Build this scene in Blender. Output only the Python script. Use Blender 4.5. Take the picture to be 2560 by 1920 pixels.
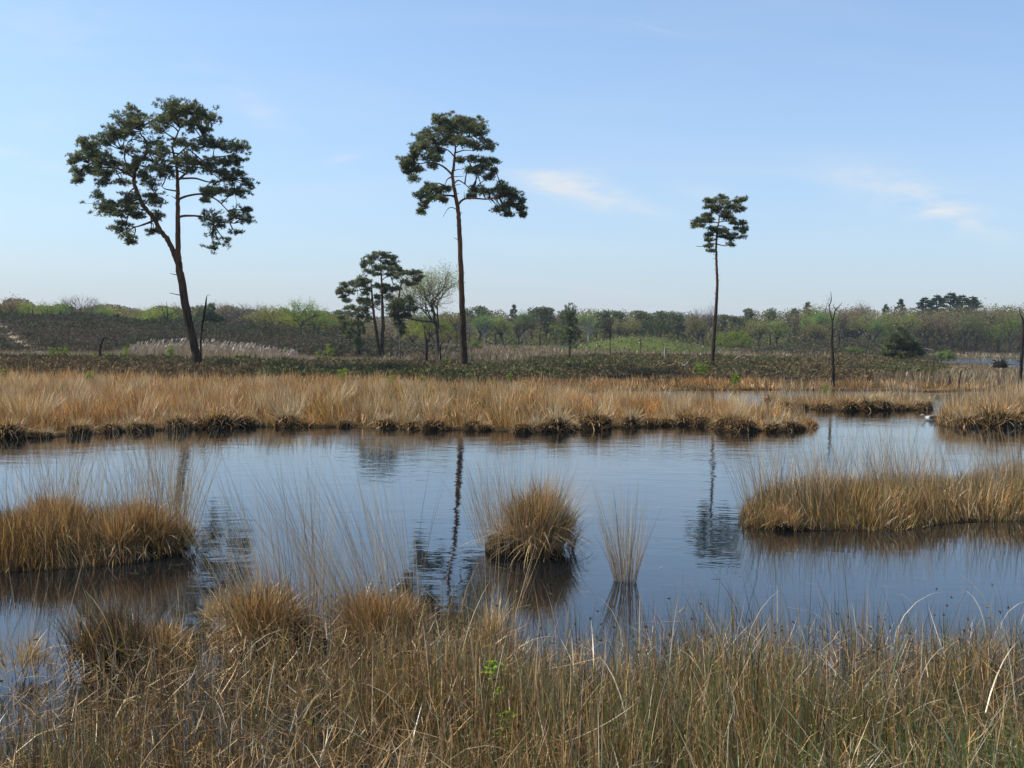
import bpy, math, random
import numpy as np
from mathutils import Matrix, Vector

for o in list(bpy.data.objects):
    bpy.data.objects.remove(o, do_unlink=True)
SC = bpy.context.scene
COL = SC.collection
rng = np.random.default_rng(7)
random.seed(7)

# ------------------------------------------------------------------ camera
F = 2745.0                       # focal length in photograph pixels (2560 wide)
CAM_H = 1.9
PITCH = math.atan(110 / F)
ROLL = math.radians(0.8)
cam_d = bpy.data.cameras.new('camera')
cam = bpy.data.objects.new('camera', cam_d)
COL.objects.link(cam)
cam_d.sensor_width = 36.0
cam_d.lens = 36.0 * F / 2560
cam_d.clip_start = 0.05
cam_d.clip_end = 6000
ROT = Matrix.Rotation(math.pi / 2 - PITCH, 3, 'X') @ Matrix.Rotation(ROLL, 3, 'Z')
cam.matrix_world = Matrix.Translation((0, 0, CAM_H)) @ ROT.to_4x4()
SC.camera = cam

# ------------------------------------------------------------------ sky and sun
SUN_EL = math.radians(50)
SUN_AZ = math.radians(-86)        # measured from the view direction (+Y), negative = to the left
SKY_STRENGTH = 0.15
SUN_STRENGTH = 4.3
EXPOSURE = 0.38

# ------------------------------------------------------------------ small helpers: photograph pixel -> direction / point
RM = np.array(ROT)


def ray(px, py):
    d = np.array([(px - 1280) / F, -(py - 960) / F, -1.0])
    return RM @ d


def at(px, py, z=0.0):
    d = ray(px, py)
    t = (z - CAM_H) / d[2]
    return np.array([d[0] * t, d[1] * t, z])


def atY(px, py, Y):
    d = ray(px, py)
    t = Y / d[1]
    return np.array([d[0] * t, Y, CAM_H + d[2] * t])


world = bpy.data.worlds.new('World')
SC.world = world
world.use_nodes = True
wn, wl = world.node_tree.nodes, world.node_tree.links
wn.clear()
w_out = wn.new('ShaderNodeOutputWorld')
w_bg = wn.new('ShaderNodeBackground')
w_sky = wn.new('ShaderNodeTexSky')
w_sky.sky_type = 'NISHITA'
w_sky.sun_disc = False
w_sky.sun_elevation = SUN_EL
w_sky.sun_rotation = SUN_AZ
w_sky.altitude = 0
w_sky.air_density = 0.8
w_sky.dust_density = 1.9
w_sky.ozone_density = 2.4
w_bg.inputs['Strength'].default_value = SKY_STRENGTH


def wmath(op, a, b=None, clamp=False):
    n = wn.new('ShaderNodeMath')
    n.operation = op
    n.use_clamp = clamp
    for i, v in enumerate((a, b)):
        if v is None:
            continue
        if hasattr(v, 'links'):
            wl.new(v, n.inputs[i])
        else:
            n.inputs[i].default_value = v
    return n.outputs[0]


def wdot(vec_socket, v):
    n = wn.new('ShaderNodeVectorMath')
    n.operation = 'DOT_PRODUCT'
    wl.new(vec_socket, n.inputs[0])
    n.inputs[1].default_value = tuple(v)
    return n.outputs['Value']


w_tc = wn.new('ShaderNodeTexCoord')
DIRV = w_tc.outputs['Generated']
# streaky noise on a flat high layer of cirrus (direction projected on a plane overhead), the same over the whole sky
w_sep = wn.new('ShaderNodeSeparateXYZ')
wl.new(DIRV, w_sep.inputs[0])
zden = wmath('ADD', wmath('MAXIMUM', w_sep.outputs['Z'], 0.0), 0.12)
w_cmb = wn.new('ShaderNodeCombineXYZ')
wl.new(wmath('DIVIDE', w_sep.outputs['X'], zden), w_cmb.inputs[0])
wl.new(wmath('DIVIDE', w_sep.outputs['Y'], zden), w_cmb.inputs[1])
w_map = wn.new('ShaderNodeMapping')
w_map.inputs['Rotation'].default_value = (0, 0, 0.5)
w_map.inputs['Scale'].default_value = (0.55, 1.5, 1)
wl.new(w_cmb.outputs[0], w_map.inputs[0])
w_n1 = wn.new('ShaderNodeTexNoise')
w_n1.inputs['Scale'].default_value = 1.3
w_n1.inputs['Detail'].default_value = 6
w_n1.inputs['Distortion'].default_value = 0.5
wl.new(w_map.outputs[0], w_n1.inputs['Vector'])
veil = wmath('MULTIPLY', wmath('MULTIPLY', wmath('SUBTRACT', w_n1.outputs['Fac'], 0.47), 3.0, True), 0.17)
w_n2 = wn.new('ShaderNodeTexNoise')
w_n2.inputs['Scale'].default_value = 26
w_n2.inputs['Detail'].default_value = 6
w_n2.inputs['Roughness'].default_value = 0.62
w_n2.inputs['Distortion'].default_value = 0.4
w_mp2 = wn.new('ShaderNodeMapping')
w_mp2.inputs['Rotation'].default_value = (0, 0.3, 0)
w_mp2.inputs['Scale'].default_value = (0.45, 1, 1.8)
wl.new(DIRV, w_mp2.inputs[0])
wl.new(w_mp2.outputs[0], w_n2.inputs['Vector'])
wisp_noise = wmath('MULTIPLY', wmath('SUBTRACT', w_n2.outputs['Fac'], 0.36), 3.0, True)
acc = veil
# thin even haze over the whole sky: its optical depth grows towards the horizon
hz = wmath('SUBTRACT', 1.0, wmath('POWER', 2.718, wmath('DIVIDE', -0.068, wmath('ADD', wmath('MAXIMUM', w_sep.outputs['Z'], 0.0), 0.03))))
w_haze = wn.new('ShaderNodeMix')
w_haze.data_type = 'RGBA'
for (px, py, a, b, ang, k) in [(1400, 455, 105, 30, 8, 0.95), (1490, 490, 150, 30, 16, 0.7), (2270, 495, 170, 42, 20, 0.85),
                               (2400, 545, 110, 24, 22, 0.7), (850, 397, 50, 12, -16, 0.5), (1750, 478, 90, 22, 10, 0.3), (60, 395, 160, 16, 9, 0.4),
                               (1640, 72, 75, 3.0, 15, 0.11), (620, 245, 150, 30, 32, 0.22), (660, 310, 70, 26, 40, 0.22), (130, 60, 160, 60, -20, 0.22),
                               (120, 310, 70, 60, 60, 0.18)]:
    c = ray(px, py)
    c = c / np.linalg.norm(c)
    e1 = np.cross(c, [0, 0, 1.0]); e1 /= np.linalg.norm(e1)
    e2 = np.cross(e1, c)
    an = math.radians(-ang)
    t1 = (e1 * math.cos(an) + e2 * math.sin(an)) * F / a
    t2 = (-e1 * math.sin(an) + e2 * math.cos(an)) * F / b
    u, v = wdot(DIRV, t1), wdot(DIRV, t2)
    r2 = wmath('ADD', wmath('MULTIPLY', u, u), wmath('MULTIPLY', v, v))
    m = wmath('POWER', 2.718, wmath('MULTIPLY', r2, -1.0))
    m = wmath('MULTIPLY', m, wmath('GREATER_THAN', wdot(DIRV, c), 0.0))
    m = wmath('MULTIPLY', wmath('MULTIPLY', m, k), wisp_noise if b > 5 else 1.0)
    acc = wmath('ADD', acc, m)
acc = wmath('MINIMUM', acc, 0.8)
w_mix = wn.new('ShaderNodeMix')
w_mix.data_type = 'RGBA'
wl.new(acc, w_mix.inputs['Factor'])
w_tint = wn.new('ShaderNodeVectorMath')
w_tint.operation = 'MULTIPLY'
w_tint.inputs[1].default_value = (0.87, 1.11, 1.20)
wl.new(w_sky.outputs[0], w_tint.inputs[0])
wl.new(hz, w_haze.inputs['Factor'])
wl.new(w_tint.outputs[0], w_haze.inputs[6])
w_haze.inputs[7].default_value = (3.5, 3.62, 3.95, 1)
wl.new(w_haze.outputs[2], w_mix.inputs[6])
w_mix.inputs[7].default_value = (4.2, 4.3, 4.4, 1)
wl.new(w_mix.outputs[2], w_bg.inputs['Color'])
wl.new(w_bg.outputs[0], w_out.inputs['Surface'])

sun_d = bpy.data.lights.new('sun', 'SUN')
sun = bpy.data.objects.new('sun', sun_d)
COL.objects.link(sun)
sun_d.energy = SUN_STRENGTH
sun_d.angle = math.radians(0.55)
sun_d.color = (1.0, 0.93, 0.82)
S_DIR = Vector((math.sin(SUN_AZ) * math.cos(SUN_EL), math.cos(SUN_AZ) * math.cos(SUN_EL), math.sin(SUN_EL)))
sun.rotation_euler = S_DIR.to_track_quat('Z', 'Y').to_euler()
sun.location = (-40, 20, 60)

SC.view_settings.view_transform = 'Standard'
SC.view_settings.look = 'None'
SC.view_settings.exposure = EXPOSURE
SC.view_settings.gamma = 1.0
SC.view_settings.use_curve_mapping = False
try:
    SC.cycles.max_bounces = 6
    SC.cycles.diffuse_bounces = 2
    SC.cycles.glossy_bounces = 3
    SC.cycles.transmission_bounces = 3
    SC.cycles.transparent_max_bounces = 4
    SC.cycles.use_denoising = True
    SC.cycles.denoiser = 'OPENIMAGEDENOISE'
    SC.cycles.denoising_input_passes = 'RGB_ALBEDO_NORMAL'
    SC.cycles.denoising_prefilter = 'ACCURATE'
    SC.cycles.use_adaptive_sampling = False
    SC.cycles.sample_clamp_indirect = 4
except Exception:
    pass


# ------------------------------------------------------------------ mesh / object helpers
def tag(o, label=None, category=None, group=None, kind=None):
    if label: o['label'] = label
    if category: o['category'] = category
    if group: o['group'] = group
    if kind: o['kind'] = kind
    return o


def raw_mesh(name, V, L, S, mat, col=None, smooth=False):
    """V verts (n,3); L flat loop indices; S polygon sizes; col per-vertex rgb."""
    V = np.asarray(V, np.float32).reshape(-1, 3)
    L = np.asarray(L, np.int32).ravel()
    S = np.asarray(S, np.int32).ravel()
    me = bpy.data.meshes.new(name)
    me.vertices.add(len(V))
    me.vertices.foreach_set('co', V.ravel())
    me.loops.add(len(L))
    me.loops.foreach_set('vertex_index', L)
    me.polygons.add(len(S))
    st = np.zeros(len(S), np.int32)
    st[1:] = np.cumsum(S)[:-1]
    me.polygons.foreach_set('loop_start', st)
    me.polygons.foreach_set('loop_total', S)
    if smooth:
        me.polygons.foreach_set('use_smooth', np.ones(len(S), bool))
    if col is not None:
        a = me.color_attributes.new('col', 'FLOAT_COLOR', 'POINT')
        c4 = np.ones((len(V), 4), np.float32)
        c4[:, :3] = col
        a.data.foreach_set('color', c4.ravel())
    me.materials.append(mat)
    me.update(calc_edges=True)
    me.validate()
    return me


def link(name, me, parent=None, loc=None):
    o = bpy.data.objects.new(name, me)
    COL.objects.link(o)
    if parent is not None:
        o.parent = parent
    if loc is not None:
        o.location = loc
    return o


def empty(name, loc):
    o = bpy.data.objects.new(name, None)
    COL.objects.link(o)
    o.empty_display_size = 0.2
    o.location = loc
    return o


class Geo:
    """collects vertices and faces, then becomes one mesh"""
    def __init__(self):
        self.V, self.L, self.S, self.C, self.n = [], [], [], [], 0

    def add(self, V, L, S, C=None):
        V = np.asarray(V, np.float32).reshape(-1, 3)
        self.V.append(V)
        self.L.append(np.asarray(L, np.int64).ravel() + self.n)
        self.S.append(np.asarray(S, np.int32).ravel())
        self.C.append(np.broadcast_to(np.asarray(C if C is not None else (1, 1, 1), np.float32), V.shape))
        self.n += len(V)

    def mesh(self, name, mat, smooth=False, origin=None):
        V = np.concatenate(self.V)
        if origin is not None:
            V = V - np.asarray(origin, np.float32)
        return raw_mesh(name, V, np.concatenate(self.L), np.concatenate(self.S), mat, np.concatenate(self.C), smooth)


def catmull(P, n):
    P = np.asarray(P, float)
    if len(P) < 3:
        t = np.linspace(0, 1, n)[:, None]
        return P[0] * (1 - t) + P[-1] * t
    Q = np.vstack([2 * P[0] - P[1], P, 2 * P[-1] - P[-2]])
    k = len(P) - 1
    out = []
    for u in np.linspace(0, k - 1e-6, n):
        i = int(u); t = u - i
        a, b, c, d = Q[i], Q[i + 1], Q[i + 2], Q[i + 3]
        out.append(0.5 * (2 * b + (c - a) * t + (2 * a - 5 * b + 4 * c - d) * t * t + (3 * b - a - 3 * c + d) * t ** 3))
    return np.array(out)


def tube(geo, P, R, sides=8, col=(1, 1, 1), rough=0.0, cap=True):
    """sweep of rings along P (n,3) with radii R (n)"""
    P = np.asarray(P, float); R = np.asarray(R, float)
    n = len(P)
    T = np.gradient(P, axis=0)
    T /= np.linalg.norm(T, axis=1)[:, None] + 1e-9
    ref = np.array([0.0, 1, 0]) if abs(T[0][1]) < 0.8 else np.array([1.0, 0, 0])
    A = np.cross(T, ref); A /= np.linalg.norm(A, axis=1)[:, None] + 1e-9
    B = np.cross(T, A)
    th = np.arange(sides) / sides * 2 * np.pi
    rr = R[:, None] * (1 + rough * rng.uniform(-1, 1, (n, sides)))
    V = P[:, None, :] + (A[:, None, :] * np.cos(th)[None, :, None] + B[:, None, :] * np.sin(th)[None, :, None]) * rr[:, :, None]
    V = V.reshape(-1, 3)
    i = np.arange(n - 1)[:, None] * sides; j = np.arange(sides)[None, :]; j2 = (j + 1) % sides
    Q = np.stack([i + j, i + j2, i + sides + j2, i + sides + j], -1).reshape(-1)
    S = np.full((n - 1) * sides, 4)
    L = Q
    if cap:
        L = np.concatenate([Q, np.arange(sides) + (n - 1) * sides]); S = np.append(S, sides)
    geo.add(V, L, S, col)


# ------------------------------------------------------------------ noise
_tab = rng.uniform(0, 1, (256, 256))


def vnoise(x, y, s=1.0, seed=0):
    x = np.asarray(x, float) / s + 17.3 * seed + 1000; y = np.asarray(y, float) / s + 31.7 * seed + 1000
    xi, yi = np.floor(x).astype(int), np.floor(y).astype(int)
    fx, fy = x - xi, y - yi
    fx = fx * fx * (3 - 2 * fx); fy = fy * fy * (3 - 2 * fy)
    a = _tab[xi & 255, yi & 255]; b = _tab[(xi + 1) & 255, yi & 255]
    c = _tab[xi & 255, (yi + 1) & 255]; d = _tab[(xi + 1) & 255, (yi + 1) & 255]
    return (a * (1 - fx) + b * fx) * (1 - fy) + (c * (1 - fx) + d * fx) * fy


def sstep(a, b, x):
    t = np.clip((np.asarray(x, float) - a) / (b - a), 0, 1)
    return t * t * (3 - 2 * t)


def sdf(poly, x, y):
    """signed distance, positive inside"""
    P = np.asarray(poly, float)[:, :2]
    x = np.asarray(x, float); y = np.asarray(y, float)
    d2 = np.full(x.shape, 1e18); ins = np.zeros(x.shape, bool)
    for k in range(len(P)):
        ax, ay = P[k]; bx, by = P[(k + 1) % len(P)]
        ex, ey = bx - ax, by - ay
        t = np.clip(((x - ax) * ex + (y - ay) * ey) / (ex * ex + ey * ey + 1e-12), 0, 1)
        d2 = np.minimum(d2, (x - ax - t * ex) ** 2 + (y - ay - t * ey) ** 2)
        cnd = (ay > y) != (by > y)
        xi = ax + (y - ay) * ex / (ey if abs(ey) > 1e-12 else 1e-12)
        ins ^= cnd & (x < xi)
    d = np.sqrt(d2)
    return np.where(ins, d, -d)


# ------------------------------------------------------------------ materials
def new_mat(name):
    m = bpy.data.materials.new(name)
    m.use_nodes = True
    nt = m.node_tree
    nt.nodes.clear()
    out = nt.nodes.new('ShaderNodeOutputMaterial')
    return m, nt.nodes, nt.links, out


def leaf_mat(name, transl=0.3, vary=0.0, gloss=0.0, gain=1.0):
    """plants: colour from the mesh, with light passing through thin blades; vary = spread of tint from plant to plant"""
    m, n, l, out = new_mat(name)
    a = n.new('ShaderNodeAttribute'); a.attribute_name = 'col'
    c = a.outputs['Color']
    if vary:
        oi = n.new('ShaderNodeObjectInfo')
        h = n.new('ShaderNodeHueSaturation')
        mr = n.new('ShaderNodeMapRange')
        mr.inputs['To Min'].default_value = 0.5 - 0.035 * vary; mr.inputs['To Max'].default_value = 0.5 + 0.035 * vary
        l.new(oi.outputs['Random'], mr.inputs['Value']); l.new(mr.outputs[0], h.inputs['Hue'])
        m2 = n.new('ShaderNodeMath'); m2.operation = 'MULTIPLY_ADD'
        m3 = n.new('ShaderNodeMath'); m3.operation = 'FRACT'
        m4 = n.new('ShaderNodeMath'); m4.operation = 'MULTIPLY'; m4.inputs[1].default_value = 7.13
        l.new(oi.outputs['Random'], m4.inputs[0]); l.new(m4.outputs[0], m3.inputs[0]); l.new(m3.outputs[0], m2.inputs[0])
        m2.inputs[1].default_value = 0.45 * vary; m2.inputs[2].default_value = 1 - 0.22 * vary
        l.new(m2.outputs[0], h.inputs['Value']); l.new(c, h.inputs['Color'])
        c = h.outputs[0]
    d = n.new('ShaderNodeBsdfDiffuse'); l.new(c, d.inputs['Color'])
    t = n.new('ShaderNodeBsdfTranslucent'); l.new(c, t.inputs['Color'])
    mx = n.new('ShaderNodeMixShader'); mx.inputs[0].default_value = transl
    l.new(d.outputs[0], mx.inputs[1]); l.new(t.outputs[0], mx.inputs[2])
    sh = mx.outputs[0]
    if gloss:
        g = n.new('ShaderNodeBsdfGlossy'); g.inputs['Roughness'].default_value = 0.42
        m5 = n.new('ShaderNodeMixShader'); m5.inputs[0].default_value = gloss
        l.new(sh, m5.inputs[1]); l.new(g.outputs[0], m5.inputs[2]); sh = m5.outputs[0]
    l.new(sh, out.inputs[0])
    return m


def bark_mat(name, c1, c2, scale=9, stretch=0.25, bump=0.6, upper=None, z0=0, z1=1):
    """bark: noise streaked along the stem; upper = the flaking orange bark that pines carry higher up (height in metres)"""
    m, n, l, out = new_mat(name)
    tc = n.new('ShaderNodeTexCoord')
    mp = n.new('ShaderNodeMapping'); mp.inputs['Scale'].default_value = (1, 1, stretch)
    l.new(tc.outputs['Object'], mp.inputs[0])
    no = n.new('ShaderNodeTexNoise'); no.inputs['Scale'].default_value = scale; no.inputs['Detail'].default_value = 5
    l.new(mp.outputs[0], no.inputs['Vector'])
    r = n.new('ShaderNodeValToRGB')
    r.color_ramp.elements[0].position = 0.35; r.color_ramp.elements[1].position = 0.65
    r.color_ramp.elements[0].color = (*c1, 1); r.color_ramp.elements[1].color = (*c2, 1)
    l.new(no.outputs['Fac'], r.inputs[0])
    c = r.outputs[0]
    if upper:
        sp = n.new('ShaderNodeSeparateXYZ'); l.new(tc.outputs['Object'], sp.inputs[0])
        mr = n.new('ShaderNodeMapRange'); mr.inputs['From Min'].default_value = z0; mr.inputs['From Max'].default_value = z1
        l.new(sp.outputs['Z'], mr.inputs['Value'])
        mx = n.new('ShaderNodeMix'); mx.data_type = 'RGBA'
        l.new(mr.outputs[0], mx.inputs['Factor']); l.new(c, mx.inputs[6])
        r2 = n.new('ShaderNodeValToRGB')
        r2.color_ramp.elements[0].position = 0.3; r2.color_ramp.elements[1].position = 0.7
        r2.color_ramp.elements[0].color = (*[v * 0.55 for v in upper], 1); r2.color_ramp.elements[1].color = (*upper, 1)
        l.new(no.outputs['Fac'], r2.inputs[0]); l.new(r2.outputs[0], mx.inputs[7])
        c = mx.outputs[2]
    d = n.new('ShaderNodeBsdfDiffuse'); d.inputs['Roughness'].default_value = 0.6
    l.new(c, d.inputs['Color'])
    b = n.new('ShaderNodeBump'); b.inputs['Strength'].default_value = bump; b.inputs['Distance'].default_value = 0.03
    l.new(no.outputs['Fac'], b.inputs['Height']); l.new(b.outputs[0], d.inputs['Normal'])
    l.new(d.outputs[0], out.inputs[0])
    return m


M_GRASS = leaf_mat('dry_grass', 0.35, gloss=0.04)
M_RUSH = leaf_mat('rush_blades', 0.3, gloss=0.06)
M_HEATH = leaf_mat('heather', 0.15)
M_NEEDLE = leaf_mat('pine_needles', 0.5, gloss=0.04)
M_NEEDLE_FAR = leaf_mat('far_pine_needles', 0.3, vary=1.0)
M_LEAF = leaf_mat('spring_leaves', 0.45)
M_LEAF_FAR = leaf_mat('far_spring_leaves', 0.5, vary=1.5)
M_BARK_PINE = bark_mat('pine_bark', (0.028, 0.02, 0.015), (0.085, 0.06, 0.042), 11, 0.22, 1.0, (0.27, 0.125, 0.058), 2.5, 8.0)
M_BARK_OAK = bark_mat('oak_bark', (0.04, 0.035, 0.03), (0.11, 0.095, 0.08), 8, 0.3, 0.6)
M_BARK_BIRCH = bark_mat('birch_bark', (0.12, 0.11, 0.1), (0.42, 0.4, 0.37), 5, 2.0, 0.2)
M_TWIG = bark_mat('pine_twigs', (0.03, 0.024, 0.018), (0.07, 0.055, 0.042), 9, 1.0, 0.2)
M_DEAD = bark_mat('dark_dead_wood', (0.018, 0.014, 0.011), (0.07, 0.055, 0.045), 14, 0.15, 0.8)
M_BLEACH = bark_mat('bleached_dead_wood', (0.2, 0.17, 0.14), (0.5, 0.46, 0.4), 12, 0.2, 0.5)
M_PEAT = bark_mat('peat', (0.012, 0.009, 0.006), (0.045, 0.03, 0.017), 12, 1.0, 1.0)

# ------------------------------------------------------------------ land and water outlines
PX = lambda pts: np.array([at(a, b)[:2] for a, b in pts])
shore_front = PX([(0, 1098), (60, 1097), (130, 1094), (200, 1086), (300, 1080), (400, 1077), (520, 1070), (640, 1067), (760, 1069), (860, 1068), (980, 1072),
                  (1100, 1077), (1180, 1075), (1300, 1081), (1390, 1078), (1480, 1072), (1560, 1069), (1660, 1064), (1740, 1061), (1790, 1070),
                  (1850, 1078), (1930, 1078), (2000, 1074), (2042, 1068)])
shore_back = PX([(2040, 1056), (1980, 1048), (1900, 1034), (1800, 1018), (1650, 1008), (1500, 1000), (1370, 986), (1440, 980), (1600, 977), (1800, 975),
                 (1920, 975), (2100, 976), (2230, 976), (2320, 980), (2440, 977), (2560, 977), (2700, 978)])
MAIN = np.vstack([[[-500, 12]], [[-40, 16.5]], shore_front, shore_back, [[70, 52], [500, 60], [900, 2500], [-900, 2500]]])
POND = PX([(795, 899), (840, 898), (885, 900), (902, 907), (860, 910), (805, 911)])
LAKE = PX([(2262, 892), (2304, 900), (2340, 907), (2380, 911), (2476, 911), (2520, 918), (2560, 921), (2900, 930), (2900, 893), (2560, 895), (2440, 894),
           (2432, 898), (2330, 898), (2290, 897)])
POOL = PX([(2470, 938), (2560, 933), (2750, 936), (2750, 948), (2560, 946), (2510, 943)])
ISLET_B = PX([(1932, 1014), (1960, 1020), (2040, 1024), (2120, 1027), (2220, 1026), (2300, 1026), (2326, 1021), (2318, 1012), (2250, 1008), (2120, 1006), (2000, 1005), (1945, 1007)])
ISLET_C = PX([(2340, 1062), (2370, 1068), (2450, 1068), (2560, 1066), (2760, 1062), (2760, 1000), (2560, 1010), (2430, 1022), (2350, 1040)])
ISLET_D = PX([(1850, 1314), (1900, 1322), (1990, 1327), (2100, 1327), (2230, 1327), (2320, 1316), (2400, 1305), (2560, 1302), (2800, 1296), (2800, 1215), (2560, 1222), (2300, 1232),
              (2080, 1240), (1930, 1250), (1865, 1280)])
ISLET_E = PX([(-260, 1450), (0, 1430), (120, 1424), (230, 1418), (330, 1408), (420, 1392), (474, 1372), (470, 1345), (380, 1322), (200, 1322), (0, 1330), (-260, 1345)])
BANK = np.vstack([PX([(-500, 1900), (0, 1850), (150, 1800), (330, 1740), (480, 1690), (620, 1640), (720, 1610), (900, 1598), (1050, 1615), (1250, 1680), (1500, 1705), (1800, 1700), (2200, 1690), (2560, 1680),
                      (3000, 1680)]), [[12, -6], [-12, -6]]])


def main_d(x, y):
    d = sdf(MAIN, x, y)
    for h in (POND, LAKE, POOL):
        d = np.minimum(d, -sdf(h, x, y))
    return d


def heath_front(x):
    return np.interp(x, [-60, -6, 2, 4.5, 10, 22, 40], [37.5, 38.5, 42, 45.5, 46.0, 50, 56])


def heath_rise(x, y):
    hf = heath_front(x)
    r = sstep(hf, hf + 9, y)
    ratio = x / np.maximum(y, 1)
    r = r * (1 - sstep(0.335, 0.43, ratio))
    r = r * (1 - 0.42 * np.exp(-((x + 7.6) / 2.2) ** 2) * (1 - sstep(52, 60, y)))
    left = 1 - sstep(-2, 7, x)
    fall_l = 1 - sstep(56, 65, y)
    fall_r = 1 - sstep(84, 97, y)
    return r * (left * fall_l + (1 - left) * fall_r)


def hill(x, y):
    zc = np.interp(x * 122 / np.maximum(y, 60), [-80, -57, -48, -39, -26, -19, -11, -2], [4.1, 3.85, 3.7, 3.1, 2.45, 1.7, 0.5, 0.0])
    return 0.86 * zc * sstep(82, 121, y) * (1 - 0.75 * sstep(126, 160, y))


def ground_z(x, y):
    x = np.asarray(x, float); y = np.asarray(y, float)
    dm = main_d(x, y)
    rt = x / np.maximum(y, 1)
    lowm = sstep(0.35, 0.40, rt) * sstep(52, 70, y) * (1 - sstep(180, 215, y))
    marsh = np.clip(dm * 0.45, -0.6, 0.05) + np.clip(dm * 0.02, 0, 0.14) * (1 - 0.8 * lowm)
    n1 = vnoise(x, y, 5.0, 1) - 0.5; n2 = vnoise(x, y, 1.6, 2) - 0.5
    land = sstep(0.0, 3.0, dm)
    hr = heath_rise(x, y)
    up = hr * (0.27 + 0.20 * sstep(54, 80, y) * sstep(0, 9, x)) + hr * 0.14 * n1 + hr * 0.07 * n2
    up = up + hill(x, y) * (1 + 0.12 * n1) + 0.05 * n2 * sstep(80, 100, y)
    up = up + 0.30 * sstep(90, 150, y) * (1 - sstep(0.30, 0.36, x / np.maximum(y, 1)) * (1 - sstep(190, 230, y)))
    up = up + 1.75 * np.exp(-((x - 41) / 8.5) ** 2 - ((y - 132) / 13) ** 2)
    up = up + 2.1 * np.exp(-((x - 17.5) / 9) ** 2 - ((y - 152) / 13) ** 2)
    up = up + 4.2 * sstep(238, 330, y) * (1 + 0.3 * n1)
    z = marsh + up * land
    for poly, top in ((ISLET_B, 0.12), (ISLET_C, 0.14), (ISLET_D, 0.05), (ISLET_E, 0.10)):
        d = sdf(poly, x, y)
        z = np.maximum(z, np.where(d > -2, np.clip(d * 0.6, -0.6, top), -0.6))
    d = sdf(BANK, x, y)
    b = np.clip(d * 0.12, -0.5, 0.0) + np.clip((d - 0.8) * 0.03, -0.02, 0.12) + 0.07 * n2
    b = b - 0.07 * sstep(0.0, 0.2, -x / np.maximum(y, 1)) * sstep(4.0, 4.8, y)
    z = np.maximum(z, np.where(y < 12, b, -0.6))
    return z


# ------------------------------------------------------------------ the ground sheet, to the horizon
ys = np.concatenate([np.linspace(-6, 30, 150), np.linspace(30.2, 62, 100), np.linspace(62.5, 170, 120), np.linspace(172, 330, 40), np.geomspace(340, 2400, 16)])
ts = np.linspace(-1, 1, 190)
GX = ts[None, :] * (0.62 * np.maximum(ys, 0)[:, None] + 9 + np.maximum(ys - 300, 0)[:, None] * 0.4)
GY = np.repeat(ys[:, None], len(ts), 1)
GZ = ground_z(GX, GY)
nr, nc = GX.shape
V = np.stack([GX, GY, GZ], -1).reshape(-1, 3)
i = np.arange(nr - 1)[:, None] * nc; j = np.arange(nc - 1)[None, :]
Q = np.stack([i + j, i + j + 1, i + nc + j + 1, i + nc + j], -1).reshape(-1)
# real surface colours: peat, straw litter, heather litter, moss, sand
nzA = vnoise(GX, GY, 3, 5)[..., None]; nzB = vnoise(GX, GY, 0.8, 6)[..., None]
peat = np.array([0.035, 0.024, 0.014]); straw = np.array([0.085, 0.055, 0.026]); heathc = np.array([0.055, 0.042, 0.032]); moss = np.array([0.07, 0.085, 0.022]); sand = np.array([0.42, 0.33, 0.23])
g_col = peat * (1 - nzB) + straw * nzB
hm = np.clip(heath_rise(GX, GY) * 1.6 + hill(GX, GY) * 0.8 + np.exp(-((GX - 42) / 12) ** 2 - ((GY - 132) / 15) ** 2), 0, 1)[..., None]
g_col = g_col * (1 - hm) + (heathc * (0.7 + 0.6 * nzA)) * hm
gm = np.clip(1.6 * np.exp(-((GX - 17.5) / 12) ** 2 - ((GY - 150) / 17) ** 2), 0, 1)[..., None]
g_col = g_col * (1 - gm) + (moss * (0.8 + 0.5 * nzB)) * gm
far = sstep(150, 200, GY)[..., None]
g_col = g_col * (1 - far) + (np.array([0.075, 0.07, 0.035]) * (0.6 + 0.8 * nzA)) * far
under = (GZ < 0.035)[..., None]
g_col = np.where(under, np.array([0.02, 0.014, 0.009]), g_col)
# narrow sandy track up the heather hill
tp = np.array([atY(px, py, Y)[:2] for px, py, Y in [(-60, 828, 112), (0, 831, 106), (30, 846, 99), (60, 858, 93), (98, 872, 88)]])
td = np.full(GX.shape, 1e9)
for k in range(len(tp) - 1):
    a, b = tp[k], tp[k + 1]; e = b - a
    t = np.clip(((GX - a[0]) * e[0] + (GY - a[1]) * e[1]) / (e @ e), 0, 1)
    td = np.minimum(td, np.hypot(GX - a[0] - t * e[0], GY - a[1] - t * e[1]))
tm = (1 - sstep(0.05, 0.34, td))[..., None]
g_col = g_col * (1 - tm) + sand * tm

M_GROUND, n, l, out = new_mat('ground')
a = n.new('ShaderNodeAttribute'); a.attribute_name = 'col'
tc = n.new('ShaderNodeTexCoord')
no = n.new('ShaderNodeTexNoise'); no.inputs['Scale'].default_value = 4; no.inputs['Detail'].default_value = 8
l.new(tc.outputs['Object'], no.inputs['Vector'])
mr = n.new('ShaderNodeMapRange'); mr.inputs['To Min'].default_value = 0.55; mr.inputs['To Max'].default_value = 1.45
l.new(no.outputs['Fac'], mr.inputs['Value'])
mm = n.new('ShaderNodeVectorMath'); mm.operation = 'SCALE'
l.new(a.outputs['Color'], mm.inputs[0]); l.new(mr.outputs[0], mm.inputs['Scale'])
d = n.new('ShaderNodeBsdfDiffuse'); l.new(mm.outputs[0], d.inputs['Color'])
bp = n.new('ShaderNodeBump'); bp.inputs['Strength'].default_value = 0.8; bp.inputs['Distance'].default_value = 0.08
l.new(no.outputs['Fac'], bp.inputs['Height']); l.new(bp.outputs[0], d.inputs['Normal'])
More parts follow.
